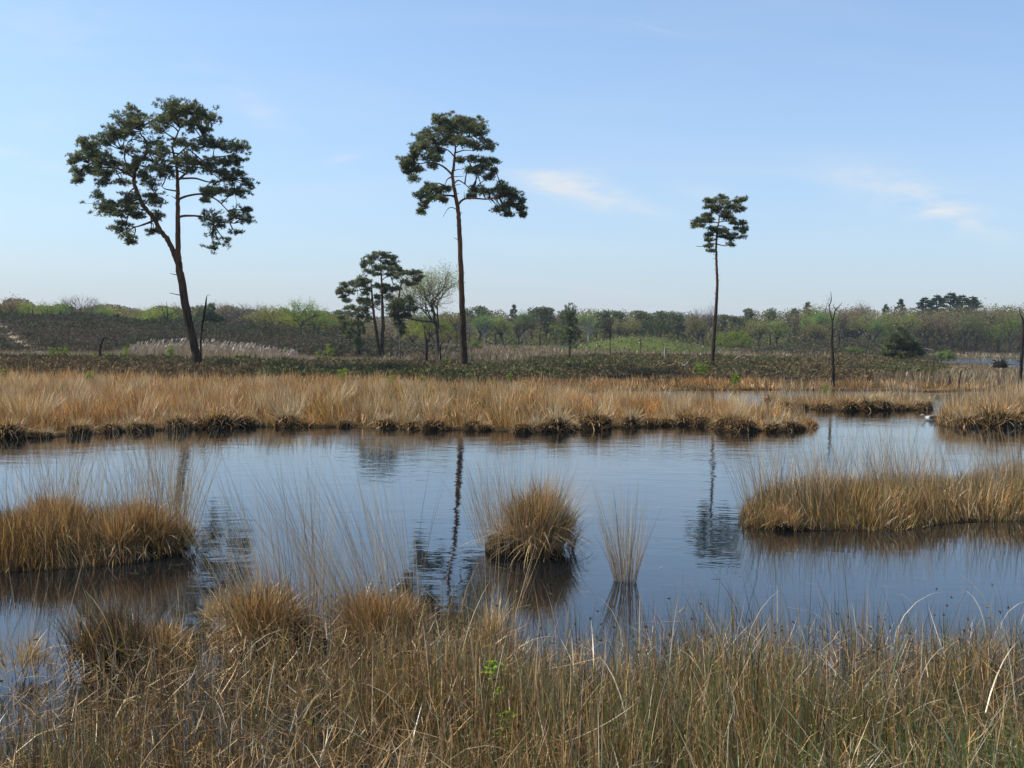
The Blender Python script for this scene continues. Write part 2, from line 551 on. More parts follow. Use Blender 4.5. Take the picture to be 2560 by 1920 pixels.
l.new(d.outputs[0], out.inputs[0])
ground = link('ground', raw_mesh('ground', V, Q, np.full((nr - 1) * (nc - 1), 4), M_GROUND, g_col.reshape(-1, 3), True))
tag(ground, kind='structure')

# ------------------------------------------------------------------ water: dark peat water, calm near the bank and rippled by the wind further out
M_WATER, n, l, out = new_mat('water')
tc = n.new('ShaderNodeTexCoord')
p = n.new('ShaderNodeBsdfPrincipled')
p.inputs['Base Color'].default_value = (0.005, 0.006, 0.007, 1)
p.inputs['Roughness'].default_value = 0.025
p.inputs['IOR'].default_value = 1.58


def wnoise(scale, sx, sy, detail, rot=0.0, dist=0.0):
    mp = n.new('ShaderNodeMapping'); mp.inputs['Scale'].default_value = (sx, sy, 1); mp.inputs['Rotation'].default_value = (0, 0, rot)
    l.new(tc.outputs['Object'], mp.inputs[0])
    t = n.new('ShaderNodeTexNoise'); t.inputs['Scale'].default_value = scale; t.inputs['Detail'].default_value = detail
    t.inputs['Distortion'].default_value = dist
    l.new(mp.outputs[0], t.inputs['Vector'])
    return t.outputs['Fac']


def nm(op, a, b, clamp=False):
    t = n.new('ShaderNodeMath'); t.operation = op; t.use_clamp = clamp
    for k, v in enumerate((a, b)):
        if hasattr(v, 'links'): l.new(v, t.inputs[k])
        else: t.inputs[k].default_value = v
    return t.outputs[0]


fine = wnoise(7.0, 0.55, 1.0, 3, 0.25)
mid = wnoise(2.3, 0.6, 1.0, 2, -0.2)
gust = wnoise(0.16, 0.5, 1.0, 2)
sp = n.new('ShaderNodeSeparateXYZ'); l.new(tc.outputs['Object'], sp.inputs[0])
fetch = n.new('ShaderNodeMapRange'); fetch.inputs['From Min'].default_value = 9; fetch.inputs['From Max'].default_value = 20
fetch.inputs['To Min'].default_value = 0.28; fetch.inputs['To Max'].default_value = 1.5
l.new(sp.outputs['Y'], fetch.inputs['Value'])
gst = n.new('ShaderNodeMapRange'); gst.inputs['From Min'].default_value = 0.38; gst.inputs['From Max'].default_value = 0.62
gst.inputs['To Min'].default_value = 0.25; gst.inputs['To Max'].default_value = 1.5
l.new(gust, gst.inputs['Value'])
hgt = nm('ADD', nm('MULTIPLY', fine, 0.0034), nm('MULTIPLY', mid, 0.0050))
f2 = n.new('ShaderNodeMapRange'); f2.inputs['From Min'].default_value = 55; f2.inputs['From Max'].default_value = 120
f2.inputs['To Min'].default_value = 1.0; f2.inputs['To Max'].default_value = 9.0
l.new(sp.outputs['Y'], f2.inputs['Value'])
hgt = nm('MULTIPLY', hgt, nm('MULTIPLY', nm('MULTIPLY', fetch.outputs[0], f2.outputs[0]), gst.outputs[0]))
bp = n.new('ShaderNodeBump'); bp.inputs['Strength'].default_value = 1.0; bp.inputs['Distance'].default_value = 1.0
l.new(hgt, bp.inputs['Height']); l.new(bp.outputs[0], p.inputs['Normal'])
l.new(p.outputs[0], out.inputs[0])
gw = Geo()
gw.add([(-160, -5, 0), (220, -5, 0), (220, 330, 0), (-160, 330, 0)], [0, 1, 2, 3], [4])
water = link('water', gw.mesh('water', M_WATER))
tag(water, kind='structure')
#PART2

# ------------------------------------------------------------------ plants: blades of grass and rush
def blades(geo, base, H, az, tilt, bend, W, C, K=3, twist=None, tipc=1.0, basec=1.0):
    """ribbons: base (n,3), height H, lean direction az, start tilt and extra bend (rad), width W, colour C (n,3)"""
    n = len(base)
    if n == 0:
        return
    t = np.linspace(0, 1, K + 1)
    ang = tilt[:, None] + bend[:, None] * (t[None, :-1] + 0.5 / K)
    step = H[:, None] / K
    out = np.cumsum(np.concatenate([np.zeros((n, 1)), np.sin(ang) * step], 1), 1)
    zz = np.cumsum(np.concatenate([np.zeros((n, 1)), np.cos(ang) * step], 1), 1)
    ca, sa = np.cos(az), np.sin(az)
    P = np.stack([base[:, 0, None] + out * ca[:, None], base[:, 1, None] + out * sa[:, None], base[:, 2, None] + zz], -1)
    tw = rng.uniform(0, np.pi, n) if twist is None else twist
    wv = np.stack([np.cos(tw), np.sin(tw), np.zeros(n)], -1)
    prof = np.interp(t[:-1], [0, 0.6, 1], [1.0, 0.9, 0.35])
    off = wv[:, None, :] * (W[:, None] * 0.5 * prof[None, :])[..., None]
    A = P[:, :-1] - off; B = P[:, :-1] + off
    Vv = np.concatenate([np.stack([A, B], 2).reshape(n, -1, 3), P[:, -1:]], 1)          # 2K+1 verts
    m = 2 * K + 1
    q = []
    for k in range(K - 1):
        q += [2 * k, 2 * k + 1, 2 * k + 3, 2 * k + 2]
    q += [2 * (K - 1), 2 * (K - 1) + 1, 2 * K]
    q = np.array(q)
    L = (q[None, :] + (np.arange(n) * m)[:, None]).reshape(-1)
    S = np.tile([4] * (K - 1) + [3], n)
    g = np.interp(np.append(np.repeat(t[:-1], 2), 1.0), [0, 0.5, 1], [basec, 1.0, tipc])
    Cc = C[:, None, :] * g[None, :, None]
    geo.add(Vv.reshape(-1, 3), L, S, Cc.reshape(-1, 3))


def pick(n, pal, jitter=0.16):
    """n colours from a palette [(weight, rgb)...] with a brightness jitter"""
    w = np.array([p[0] for p in pal], float); w /= w.sum()
    c = np.array([p[1] for p in pal], float)[rng.choice(len(pal), n, p=w)]
    return c * rng.normal(1, jitter, (n, 1)).clip(0.5, 1.6)


STRAW = (0.55, 0.39, 0.19); TAN = (0.48, 0.29, 0.105); RUST = (0.38, 0.19, 0.06); BROWN = (0.165, 0.092, 0.036); OLIVE = (0.12, 0.115, 0.035)
PALE = (0.52, 0.42, 0.28); GREEN = (0.075, 0.125, 0.025); GREYB = (0.30, 0.235, 0.17); DARKB = (0.07, 0.042, 0.02)
PAL_MEADOW = [(3.4, TAN), (2.4, STRAW), (2.8, RUST), (0.9, BROWN), (0.3, OLIVE), (0.3, GREYB)]
PAL_STEM = [(3, GREYB), (2, STRAW), (1, PALE), (0.8, BROWN)]
PAL_RUSH = [(3.8, BROWN), (1.9, TAN), (1.1, STRAW), (2.0, OLIVE), (1.0, GREEN), (1.5, RUST), (0.6, GREYB), (2.4, DARKB)]
PAL_TUSS = [(3, TAN), (2.4, RUST), (1.5, BROWN), (1.4, STRAW), (0.3, OLIVE)]


def mound_mesh(rx, ry, h, seed, mat, sub=(14, 7)):
    """low uneven peat mound that carries a tussock"""
    r = np.random.default_rng(seed)
    nu, nv = sub
    V = []
    for a in range(nv):
        f = a / nv
        rad = math.cos(f * math.pi / 2) ** 0.7; z = math.sin(f * math.pi / 2) * h
        for b in range(nu):
            th = b / nu * 2 * math.pi
            k = 1 + r.uniform(-0.12, 0.12)
            V.append((math.cos(th) * rx * rad * k, math.sin(th) * ry * rad * k, z + r.uniform(-0.03, 0.03) * h))
    V.append((0, 0, h))
    L, S = [], []
    for a in range(nv - 1):
        for b in range(nu):
            L += [a * nu + b, a * nu + (b + 1) % nu, (a + 1) * nu + (b + 1) % nu, (a + 1) * nu + b]; S.append(4)
    for b in range(nu):
        L += [(nv - 1) * nu + b, (nv - 1) * nu + (b + 1) % nu, len(V) - 1]; S.append(3)
    V = np.array(V); V[:nu, 2] -= 0.15
    return raw_mesh('mound', V, L, S, mat, np.full((len(V), 3), 0.5), True)


def tussock_blades(rad, h, n, stems, stem_h, w, pal=PAL_TUSS, lean=0.0, lean_az=math.pi, droop=1.0, ry=None, spread=1.0, lobes=1, skirt=None):
    """thatch of blades on several uneven crowns plus a spray of fine upright stems and some collapsed straw"""
    g = Geo()
    ry = rad if ry is None else ry
    for q in range(lobes):
        a0 = rng.uniform(0, 6.28) + q * 6.28 / lobes
        k0 = 0.0 if lobes == 1 else rng.uniform(0.32, 0.72)
        ox, oy = math.cos(a0) * rad * k0, math.sin(a0) * ry * k0
        fr = 1.0 if lobes == 1 else rng.uniform(0.38, 0.66)
        fh = 1.0 if lobes == 1 else rng.uniform(0.55, 1.18)
        m = n // lobes
        th = rng.uniform(0, 2 * np.pi, m); r = np.sqrt(rng.uniform(0, 1, m)) * (1 + 0.18 * np.sin(3 * th + a0))
        x, y = ox + np.cos(th) * r * rad * fr * 0.85, oy + np.sin(th) * r * ry * fr * 0.85
        z = np.sqrt(np.maximum(1 - r * r, 0)) * h * fh * 0.45
        H = h * fh * rng.uniform(0.35, 1.05, m) * (0.7 + 0.6 * vnoise(x + 3 * q, y, 0.09, 71))
        az = th + rng.normal(0, 0.9, m)
        tilt = (0.12 + 0.75 * r) * spread + rng.normal(0, 0.2, m)
        bend = droop * (0.1 + 1.5 * rng.uniform(0, 1, m) ** 2.2)
        fall = rng.uniform(0, 1, m) < 0.15
        H = np.where(fall, H * 1.15, H)
        tilt = np.where(fall, rng.uniform(0.7, 1.5, m), tilt); bend = np.where(fall, rng.uniform(0.4, 1.3, m), bend)
        C = pick(m, pal, 0.2)
        C[fall] = pick(int(fall.sum()), [(2, STRAW), (1, PALE), (1, TAN)])
        if skirt is not None:
            sk = (r > 0.64) & ~fall & (rng.uniform(0, 1, m) < 0.8)
            C[sk] = pick(int(sk.sum()), skirt, 0.25); H = np.where(sk, H * 0.75, H)
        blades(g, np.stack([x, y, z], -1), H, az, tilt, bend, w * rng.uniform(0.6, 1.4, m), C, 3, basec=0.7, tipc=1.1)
    if stems:
        th = rng.uniform(0, 2 * np.pi, stems); r = np.sqrt(rng.uniform(0, 1, stems)) * 0.9
        x, y = np.cos(th) * r * rad, np.sin(th) * r * ry
        H = stem_h * rng.uniform(0.45, 1.1, stems) * (0.75 + 0.5 * vnoise(x, y, 0.15, 72))
        dx = np.cos(th) * (0.03 + 0.22 * r) + lean * math.cos(lean_az) + rng.normal(0, 0.10, stems)
        dy = np.sin(th) * (0.03 + 0.22 * r) + lean * math.sin(lean_az) + rng.normal(0, 0.10, stems)
        blades(g, np.stack([x, y, np.full(stems, h * 0.1)], -1), H, np.arctan2(dy, dx), np.hypot(dx, dy), rng.normal(0.1, 0.14, stems), w * 0.55 * rng.uniform(0.7, 1.2, stems),
               pick(stems, PAL_STEM), 3)
    return g


def scatter(poly_bounds, n):
    x0, x1, y0, y1 = poly_bounds
    return rng.uniform(x0, x1, n), rng.uniform(y0, y1, n)


# ------------------------------------------------------------------ meadow of purple moor-grass on the far bank (one mass)
def meadow():
    g = Geo()
    n = 420000
    y = rng.uniform(17.5, 57, n)
    x = rng.uniform(-0.58, 0.58, n) * y
    d = main_d(x, y)
    keep = (d > -0.05)
    x, y, d = x[keep], y[keep], d[keep]
    hr = heath_rise(x, y)
    clump = vnoise(x, y, 0.55, 11); patch = vnoise(x, y, 3.2, 12); p2 = vnoise(x, y, 9, 14)
    dens = (0.18 + 0.82 * sstep(0.35, 0.7, clump)) * (1 - sstep(0.12, 0.5, hr + 0.25 * (patch - 0.5)))
    dens = dens * np.interp(y, [17, 26, 36, 57], [1, 0.8, 0.5, 0.32])
    back = sstep(48, 54, y)
    dens = dens * (1 - 0.4 * back)
    dens = np.maximum(dens, 0.10 * sstep(0.62, 0.8, clump) * (y < 58))
    keep = rng.uniform(0, 1, len(x)) < dens
    x, y, d, clump, patch, p2, hr = [v[keep] for v in (x, y, d, clump, patch, p2, hr)]
    n = len(x)
    z = ground_z(x, y)
    edge = sstep(0, 1.2, d)
    H = (0.30 + 0.42 * edge) * (0.35 + 1.05 * clump) * rng.uniform(0.6, 1.15, n) * (1 - 0.3 * sstep(0.2, 0.5, hr))
    stem = rng.uniform(0, 1, n) < 0.2
    H = H * np.interp(y, [18, 24, 36], [0.88, 0.75, 0.50])
    H = np.where(stem, H * 1.35 + 0.05, H) * (1 - 0.45 * sstep(44, 52, y))
    C = pick(n, PAL_MEADOW)
    dk = sstep(0.55, 0.8, vnoise(x, y, 1.7, 15))[:, None] * 0.5
    C = C * (1 - dk) + np.array([0.14, 0.095, 0.045]) * dk
    grey = sstep(0.5, 0.75, patch)[:, None] * 0.45
    C = C * (1 - grey) + np.array([0.30, 0.21, 0.11]) * grey
    gr = (sstep(0.72, 0.85, p2) * (rng.uniform(0, 1, n) < 0.35))[:, None]
    C = C * (1 - gr) + np.array(OLIVE) * 1.2 * gr
    C[stem] = pick(int(stem.sum()), PAL_STEM)
    az = 2 * np.pi * vnoise(x, y, 1.1, 13) + rng.normal(0, 0.9, n)
    tilt = np.abs(rng.normal(0.26, 0.2, n)) + 0.12 * (1 - edge)
    bend = np.where(stem, rng.normal(0.12, 0.12, n), rng.uniform(0.0, 1.2, n))
    W = np.interp(y, [17, 30, 55], [0.011, 0.016, 0.026]) * np.where(stem, 0.6, 1.0) * rng.uniform(0.7, 1.3, n)
    C = C * np.array([1.24, 1.03, 0.76])
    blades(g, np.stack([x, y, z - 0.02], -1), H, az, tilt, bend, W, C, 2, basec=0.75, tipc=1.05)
    nf = 130
    fx = rng.uniform(-0.5, 0.5, nf * 6); fy = rng.uniform(19.5, 37, nf * 6); fx = fx * fy
    fd = main_d(fx, fy); kk = (fd > 0.25) & (heath_rise(fx, fy) < 0.2); fx, fy = fx[kk][:nf], fy[kk][:nf]
    for a_, b_ in zip(fx, fy):
        q = int(rng.integers(50, 130)); la = rng.uniform(0, 6.28); ls = rng.uniform(0.05, 0.5)
        th = rng.uniform(0, 6.28, q); rr_ = np.sqrt(rng.uniform(0, 1, q)) * 0.16
        dx = np.cos(th) * rr_ * 1.3 + ls * math.cos(la) + rng.normal(0, 0.08, q); dy = np.sin(th) * rr_ * 1.3 + ls * math.sin(la) + rng.normal(0, 0.08, q)
        px_, py_ = a_ + np.cos(th) * rr_, b_ + np.sin(th) * rr_
        blades(g, np.stack([px_, py_, np.full(q, float(ground_z(a_, b_)))], -1), rng.uniform(0.45, 1.0, q) * np.interp(b_, [20, 37], [0.85, 0.60]), np.arctan2(dy, dx), np.hypot(dx, dy), rng.uniform(0, 0.5, q), rng.uniform(0.006, 0.012, q), pick(q, [(2, STRAW), (1, PALE), (1, TAN)]) * rng.uniform(0.75, 1.1), 3)
    print('meadow', n)
    o = link('marsh_grass', g.mesh('marsh_grass', M_GRASS))
    tag(o, 'tan and rust marsh grass covering the far bank behind the pond', 'grass', kind='stuff')


meadow()


# ------------------------------------------------------------------ heather (one mass): bank, right-hand heath and the hill
def heather():
    g = Geo()
    def clumps(x, y, size, ntri, col):
        n = len(x)
        z = ground_z(x, y)
        th = rng.uniform(0, 2 * np.pi, (n, ntri)); r = np.sqrt(rng.uniform(0, 1, (n, ntri)))
        hh = size[:, None] * 0.62 * np.sqrt(1 - 0.85 * r * r) * rng.uniform(0.55, 1.08, (n, ntri))
        cx = x[:, None] + np.cos(th) * r * size[:, None] * 0.62; cy = y[:, None] + np.sin(th) * r * size[:, None] * 0.62
        cen = np.stack([cx, cy, z[:, None] + hh], -1)
        e1 = rng.normal(0, 1, (n, ntri, 3)); e1 /= np.linalg.norm(e1, axis=-1, keepdims=True)
        e2 = rng.normal(0, 1, (n, ntri, 3)); e2[..., 2] += 0.5; e2 /= np.linalg.norm(e2, axis=-1, keepdims=True)
        w = size[:, None, None] * rng.uniform(0.07, 0.15, (n, ntri, 1))
        b0 = cen - e1 * w * 0.6 - e2 * w * 0.7; b1 = cen + e1 * w * 0.6 - e2 * w * 0.7; tip = cen + e2 * w * 1.1
        V = np.stack([b0, b1, tip], 2).reshape(-1, 3)
        k = n * ntri
        C = (col[:, None, :] * rng.normal(1, 0.22, (n, ntri, 1)).clip(0.4, 1.8)).repeat(3, 1).reshape(n, ntri, 3, 3) if False else np.repeat((col[:, None, :] * rng.normal(1, 0.22, (n, ntri, 1)).clip(0.4, 1.8)).reshape(-1, 3), 3, 0)
        g.add(V, np.arange(3 * k), np.full(k, 3), C)
    # near heath
    n = 26000
    y = rng.uniform(37, 98, n); x = rng.uniform(-0.58, 0.52, n) * y
    hr = heath_rise(x, y)
    pa = vnoise(x, y, 2.4, 21); pb = vnoise(x, y, 0.9, 22)
    dn = sstep(0.18, 0.5, hr + 0.3 * (pa - 0.5)) * np.interp(y, [37, 60, 98], [1, 0.72, 0.5])
    k = (rng.uniform(0, 1, n) < dn) & (main_d(x, y) > 0.3)
    x, y, pa, pb = x[k], y[k], pa[k], pb[k]
    base = np.array([0.125, 0.102, 0.056]); ol = np.array([0.102, 0.102, 0.046]); red = np.array([0.15, 0.108, 0.06])
    t = sstep(0.35, 0.7, pa)[:, None]; u = sstep(0.5, 0.8, vnoise(x, y, 4, 23))[:, None]
    col = (base * (1 - t) + ol * t) * (1 - u) + red * u
    clumps(x, y, 0.38 + 0.42 * pb * rng.uniform(0.6, 1.2, len(x)), 34, col)
    print('heath clumps', len(x))
    # hill and the small far heath
    n = 24000
    y = rng.uniform(80, 150, n); x = rng.uniform(-0.6, 0.52, n) * y
    hh = hill(x, y); rr = 1.9 * np.exp(-((x - 42) / 11) ** 2 - ((y - 132) / 14) ** 2)
    td = np.full(n, 1e9)
    for q in range(len(tp) - 1):
        a, b = tp[q], tp[q + 1]; e = b - a
        tt = np.clip(((x - a[0]) * e[0] + (y - a[1]) * e[1]) / (e @ e), 0, 1)
        td = np.minimum(td, np.hypot(x - a[0] - tt * e[0], y - a[1] - tt * e[1]))
    pa = vnoise(x, y, 2.6, 24); pb = vnoise(x, y, 7, 25)
    k = ((hh > 0.12) & (y < 128) | (rr > 0.35)) & (td > 0.3) & (main_d(x, y) > 0.5) & (rng.uniform(0, 1, n) < np.interp(y, [80, 125, 150], [1, 0.8, 0.6]))
    x, y, pa, pb = x[k], y[k], pa[k], pb[k]
    base = np.array([0.086, 0.076, 0.052]); ol = np.array([0.076, 0.080, 0.044]); red = np.array([0.104, 0.086, 0.058])
    t = sstep(0.4, 0.75, pa)[:, None]; u = sstep(0.45, 0.8, pb)[:, None]
    col = (base * (1 - t) + ol * t) * (1 - u) + red * u
    clumps(x, y, 0.55 + 0.75 * pa * rng.uniform(0.5, 1.2, len(x)), 21, col)
    print('hill clumps', len(x))
    o = link('heather', g.mesh('heather', M_HEATH))
    tag(o, 'dark brown heather covering the bank and the low hill', 'heather', kind='stuff')


heather()


# ------------------------------------------------------------------ pale reed bed and rough grass in the hollow behind the heather bank
def reeds():
    g = Geo()
    n = 30000
    y = rng.uniform(60, 86, n); x = rng.uniform(-0.58, -0.09, n) * y
    px = 1280 + x / y * F
    dens = np.interp(px, [0, 250, 330, 700, 800, 1000, 1080], [0.5, 0.55, 1, 1, 0.8, 0.5, 0]) * (0.4 + 0.6 * vnoise(x, y, 2, 31))
    k = (rng.uniform(0, 1, n) < dens) & (main_d(x, y) > 0.1)
    x, y, px = x[k], y[k], px[k]; n = len(x)
    z = ground_z(x, y)
    tall = np.interp(px, [0, 280, 340, 480, 620, 760, 1000], [0.5, 0.55, 1.1, 1.35, 1.1, 0.6, 0.5])
    H = tall * rng.uniform(0.55, 1.1, n)
    C = pick(n, [(3, (0.30, 0.22, 0.14)), (2, (0.36, 0.26, 0.16)), (1, (0.2, 0.15, 0.08)), (0.6, OLIVE)])
    az = rng.uniform(0, 2 * np.pi, n)
    blades(g, np.stack([x, y, z], -1), H, az, np.abs(rng.normal(0.08, 0.08, n)), rng.uniform(0, 0.5, n), np.full(n, 0.032), C, 2)
    # feathery plumes at the reed tops
    pl = (px > 320) & (px < 740) & (rng.uniform(0, 1, n) < 0.11)
    xp, yp, zp = x[pl], y[pl], (z + H * 0.93)[pl]; m = len(xp)
    for s in range(2):
        blades(g, np.stack([xp, yp, zp], -1), rng.uniform(0.18, 0.34, m), rng.normal(0.3, 0.8, m), rng.uniform(0.1, 0.5, m), rng.uniform(0.2, 1.0, m), np.full(m, 0.075),
               pick(m, [(2, (0.32, 0.25, 0.20)), (1, (0.42, 0.35, 0.28)), (1, (0.25, 0.19, 0.14))]), 2)
    o = link('reed_bed', g.mesh('reed_bed', M_GRASS))
    tag(o, 'pale plumed reed bed in the hollow between heather bank and hill', 'reeds', kind='stuff')
    # rough dry grass on the flats further back and round the lake
    g = Geo()
    n = 60000
    y = rng.uniform(85, 240, n); x = rng.uniform(-0.12, 0.55, n) * y
    gm = np.exp(-((x - 17.5) / 11) ** 2 - ((y - 150) / 16) ** 2)
    k = (main_d(x, y) > 0.0) & (heath_rise(x, y) < 0.25) & (1.9 * np.exp(-((x - 42) / 11) ** 2 - ((y - 132) / 14) ** 2) < 0.5) & (rng.uniform(0, 1, n) < np.interp(y, [85, 240], [1, 0.4]))
    y2 = rng.uniform(50, 100, 14000); x2 = rng.uniform(0.33, 0.56, 14000) * y2
    k2 = (main_d(x2, y2) > 0.0) & (heath_rise(x2, y2) < 0.3)
    x = np.concatenate([x[k], x2[k2]]); y = np.concatenate([y[k], y2[k2]]); gm = np.concatenate([gm[k], np.zeros(k2.sum())])
    n = len(x); z = ground_z(x, y)
    C = pick(n, [(3, (0.30, 0.21, 0.115)), (2, (0.22, 0.16, 0.085)), (1, (0.16, 0.13, 0.06))])
    grn = ((gm > 0.18) & (rng.uniform(0, 1, n) < 0.85))[:, None]
    C = np.where(grn, pick(n, [(2, (0.095, 0.115, 0.04)), (1, (0.13, 0.14, 0.045)), (1.5, (0.12, 0.105, 0.06))]), C)
    low = sstep(0.33, 0.37, x / y) * sstep(55, 75, y) * (1 - sstep(175, 215, y))
    Hh = rng.uniform(0.25, 0.75, n) * (1 - low) + rng.uniform(0.04, 0.15, n) * low
    Hh = np.where(gm > 0.18, Hh * 0.5, Hh)
    blades(g, np.stack([x, y, z], -1), Hh, rng.uniform(0, 6.28, n), np.abs(rng.normal(0.15, 0.1, n)), rng.uniform(0, 0.8, n), 0.0011 * y * rng.uniform(0.5, 1.2, n), C, 2)
    o = link('rough_grass', g.mesh('rough_grass', M_GRASS))
    tag(o, 'straw coloured rough grass on the flats around the far lake', 'grass', kind='stuff')


reeds()

# ------------------------------------------------------------------ trees
def tufts(geo, C0, U, ln, wd, per, col):
    """needle tufts: centres C0 (n,3), main direction U, needle length/width, needles per tuft, colour (n,3)"""
    n = len(C0)
    D = U[:, None, :] + rng.normal(0, 0.75, (n, per, 3))
    D /= np.linalg.norm(D, axis=-1, keepdims=True)
    Pp = np.cross(D, rng.normal(0, 1, (n, per, 3))); Pp /= np.linalg.norm(Pp, axis=-1, keepdims=True)
    l_ = ln * rng.uniform(0.65, 1.2, (n, per, 1)); w_ = wd * rng.uniform(0.7, 1.3, (n, per, 1))
    b = C0[:, None, :] + D * l_ * 0.02
    V = np.stack([b - Pp * w_ * 0.5, b + Pp * w_ * 0.5, b + D * l_], 2).reshape(-1, 3)
    c = np.repeat((col[:, None, :] * rng.normal(1, 0.12, (n, per, 1)).clip(0.6, 1.5)).reshape(-1, 3), 3, 0)
    geo.add(V, np.arange(n * per * 3), np.full(n * per, 3), c)


NEEDLE = np.array([[0.118, 0.138, 0.052], [0.145, 0.158, 0.058], [0.095, 0.120, 0.056], [0.17, 0.168, 0.062]])


def traced_pine(name, label, group, Y, org, sc, trunks, limbs, stubs, pads, depth, ln, wd, per, density, mat=None, sub=0.42, category='pine tree', seed=1, limb_cols=None, needle=NEEDLE, flat=1.0):
    """pine built from its own stems, limbs and needle pads; org/sc turn the tracing units into photograph pixels, Y is the distance in metres"""
    r = np.random.default_rng(seed)
    m = Y / F * sc                                      # metres per tracing unit
    W = lambda u, v, dy=0.0: atY(org[0] + u * sc, org[1] + v * sc, Y + dy)
    base = W(*trunks[0][0][:2])
    base[2] = float(ground_z(base[0], base[1])) - 0.05
    root = empty(name, base)
    tag(root, label, category, group)
    skeleton = []
    for ti, tr in enumerate(trunks):
        pts = [W(p[0], p[1], p[3] if len(p) > 3 else 0) for p in tr]
        if ti == 0:
            pts[0] = base
        rad = [p[2] * m for p in tr]
        n = max(10, len(pts) * 5)
        P = catmull(pts, n); R = np.interp(np.linspace(0, 1, n), np.linspace(0, 1, len(rad)), rad)
        if ti == 0:
            R = R * (1 + 0.55 * np.exp(-np.arange(n) / 1.1))
        P[1:-1] += r.normal(0, 0.010, (n - 2, 3))
        g = Geo(); tube(g, P, R, 10, (0.5, 0.5, 0.5), 0.06)
        o = link('trunk' if ti == 0 else 'stem', g.mesh('trunk', M_BARK_PINE, True, base), root if ti == 0 else trunk_o)
        if ti == 0:
            trunk_o = o
        skeleton += list(P[n // 3:])
    for lm in limbs:
        dys = np.linspace(0, r.uniform(-0.5, 0.5) * depth, len(lm))
        pts = [W(p[0], p[1], dy) for p, dy in zip(lm, dys)]
        n = len(pts) * 4
        P = catmull(pts, n)
        r0 = (lm[0][2] if len(lm[0]) > 2 else 9) * m
        R = np.linspace(r0, r0 * 0.35, n)
        g = Geo(); tube(g, P, R, 6, (0.5, 0.5, 0.5), 0.08)
        link('branch', g.mesh('branch', M_BARK_PINE, True, base), trunk_o)
        skeleton += list(P)
    for st in stubs:
        pts = [W(p[0], p[1], 0) for p in st]
        P = catmull(pts, max(4, len(pts) * 3)); g = Geo()
        tube(g, P, np.linspace(4.5 * m, 1.6 * m, len(P)), 5, (0.5, 0.5, 0.5), 0.1)
        link('dead_branch', g.mesh('dead_branch', M_BARK_PINE, True, base), trunk_o)
    SK = np.array(skeleton)
    us = np.array([p[0] for p in pads], float)
    cu, hw = (us.min() + us.max()) / 2, (us.max() - us.min()) / 2 + 1
    gC, gT = Geo(), Geo()
    pads2 = []
    for pd in pads:
        q_ = pd[4] if len(pd) > 4 else 1.0
        pads2.append((*pd[:4], q_ * 0.72))
        if q_ > 0.55:
            pads2.append((pd[0] + r.uniform(-0.45, 0.45) * pd[2], pd[1] + r.uniform(-0.35, 0.35) * pd[3], pd[2] * 0.8, pd[3] * 0.8, q_ * 0.6))
    for pd in pads2:
        u, v, rx, ry, dn = pd
        dmax = depth * math.sqrt(max(0.08, 1 - ((u - cu) / hw) ** 2))
        dy = r.uniform(-1, 1) * dmax * 0.8
        c = W(u, v, dy)
        a, b, h = rx * m * 1.06, max(rx * m * 0.85, ry * m), ry * m * 1.12 * flat
        k = np.argmin(((SK - c) ** 2).sum(1) + 0.0 * SK[:, 2]); s0 = SK[k]
        # a limb reaching the pad, rising slightly
        mid = (s0 + c) / 2 + np.array([r.normal(0, 0.1), r.normal(0, 0.1), r.uniform(-0.1, 0.15)])
        dist = np.linalg.norm(c - s0)
        tube(gT, catmull([s0, mid, c], 5), np.linspace(0.020 + 0.012 * dist, 0.012, 5), 5, (0.5, 0.5, 0.5), 0.1)
        vol = a * b * h
        ns = max(8, int(dn * density * (a * b + a * h) / (sub * sub) * 4.0))
        d = r.normal(0, 1, (ns, 3)); d /= np.linalg.norm(d, axis=1)[:, None]
        q = d * (np.abs(r.normal(0.64, 0.36, (ns, 1)))) * np.array([a, b, h])
        cs = c + q
        for e in cs:
            tube(gT, np.array([c + (e - c) * 0.15, (c + e) / 2 + r.normal(0, 0.04, 3), e]), [0.012, 0.009, 0.006], 3, (0.5, 0.5, 0.5), 0, False)
        nt = 9
        ss = r.uniform(0.45, 1.15, (ns, 1, 1))
        off = r.normal(0, 1, (ns, nt, 3)); off /= np.linalg.norm(off, axis=-1, keepdims=True)
        off = off * np.array([1.25, 1.25, 0.62]) + np.array([0, 0, 0.10])
        tc_ = cs[:, None, :] + off * sub * 0.46 * ss * r.uniform(0.3, 1.0, (ns, nt, 1))
        U = off * 0.9 + np.array([0, 0, 0.55]) + (q / (np.linalg.norm(q, axis=1)[:, None] + 1e-6))[:, None, :] * 0.5
        U /= np.linalg.norm(U, axis=-1, keepdims=True)
        cl = needle[r.integers(0, len(needle), ns)] * r.uniform(0.65, 1.35, (ns, 1))
        tufts(gC, tc_.reshape(-1, 3), U.reshape(-1, 3), ln, wd, per, np.repeat(cl, nt, 0))
    cr = link('crown', gC.mesh('crown', mat or M_NEEDLE, False, base), root)
    cr['kind'] = 'stuff'
    tw = link('twigs', gT.mesh('twigs', M_TWIG, False, base), cr)
    tw['kind'] = 'stuff'
    print(name, 'needles', sum(len(x) for x in gC.S), 'twig faces', sum(len(x) for x in gT.S))
    return root


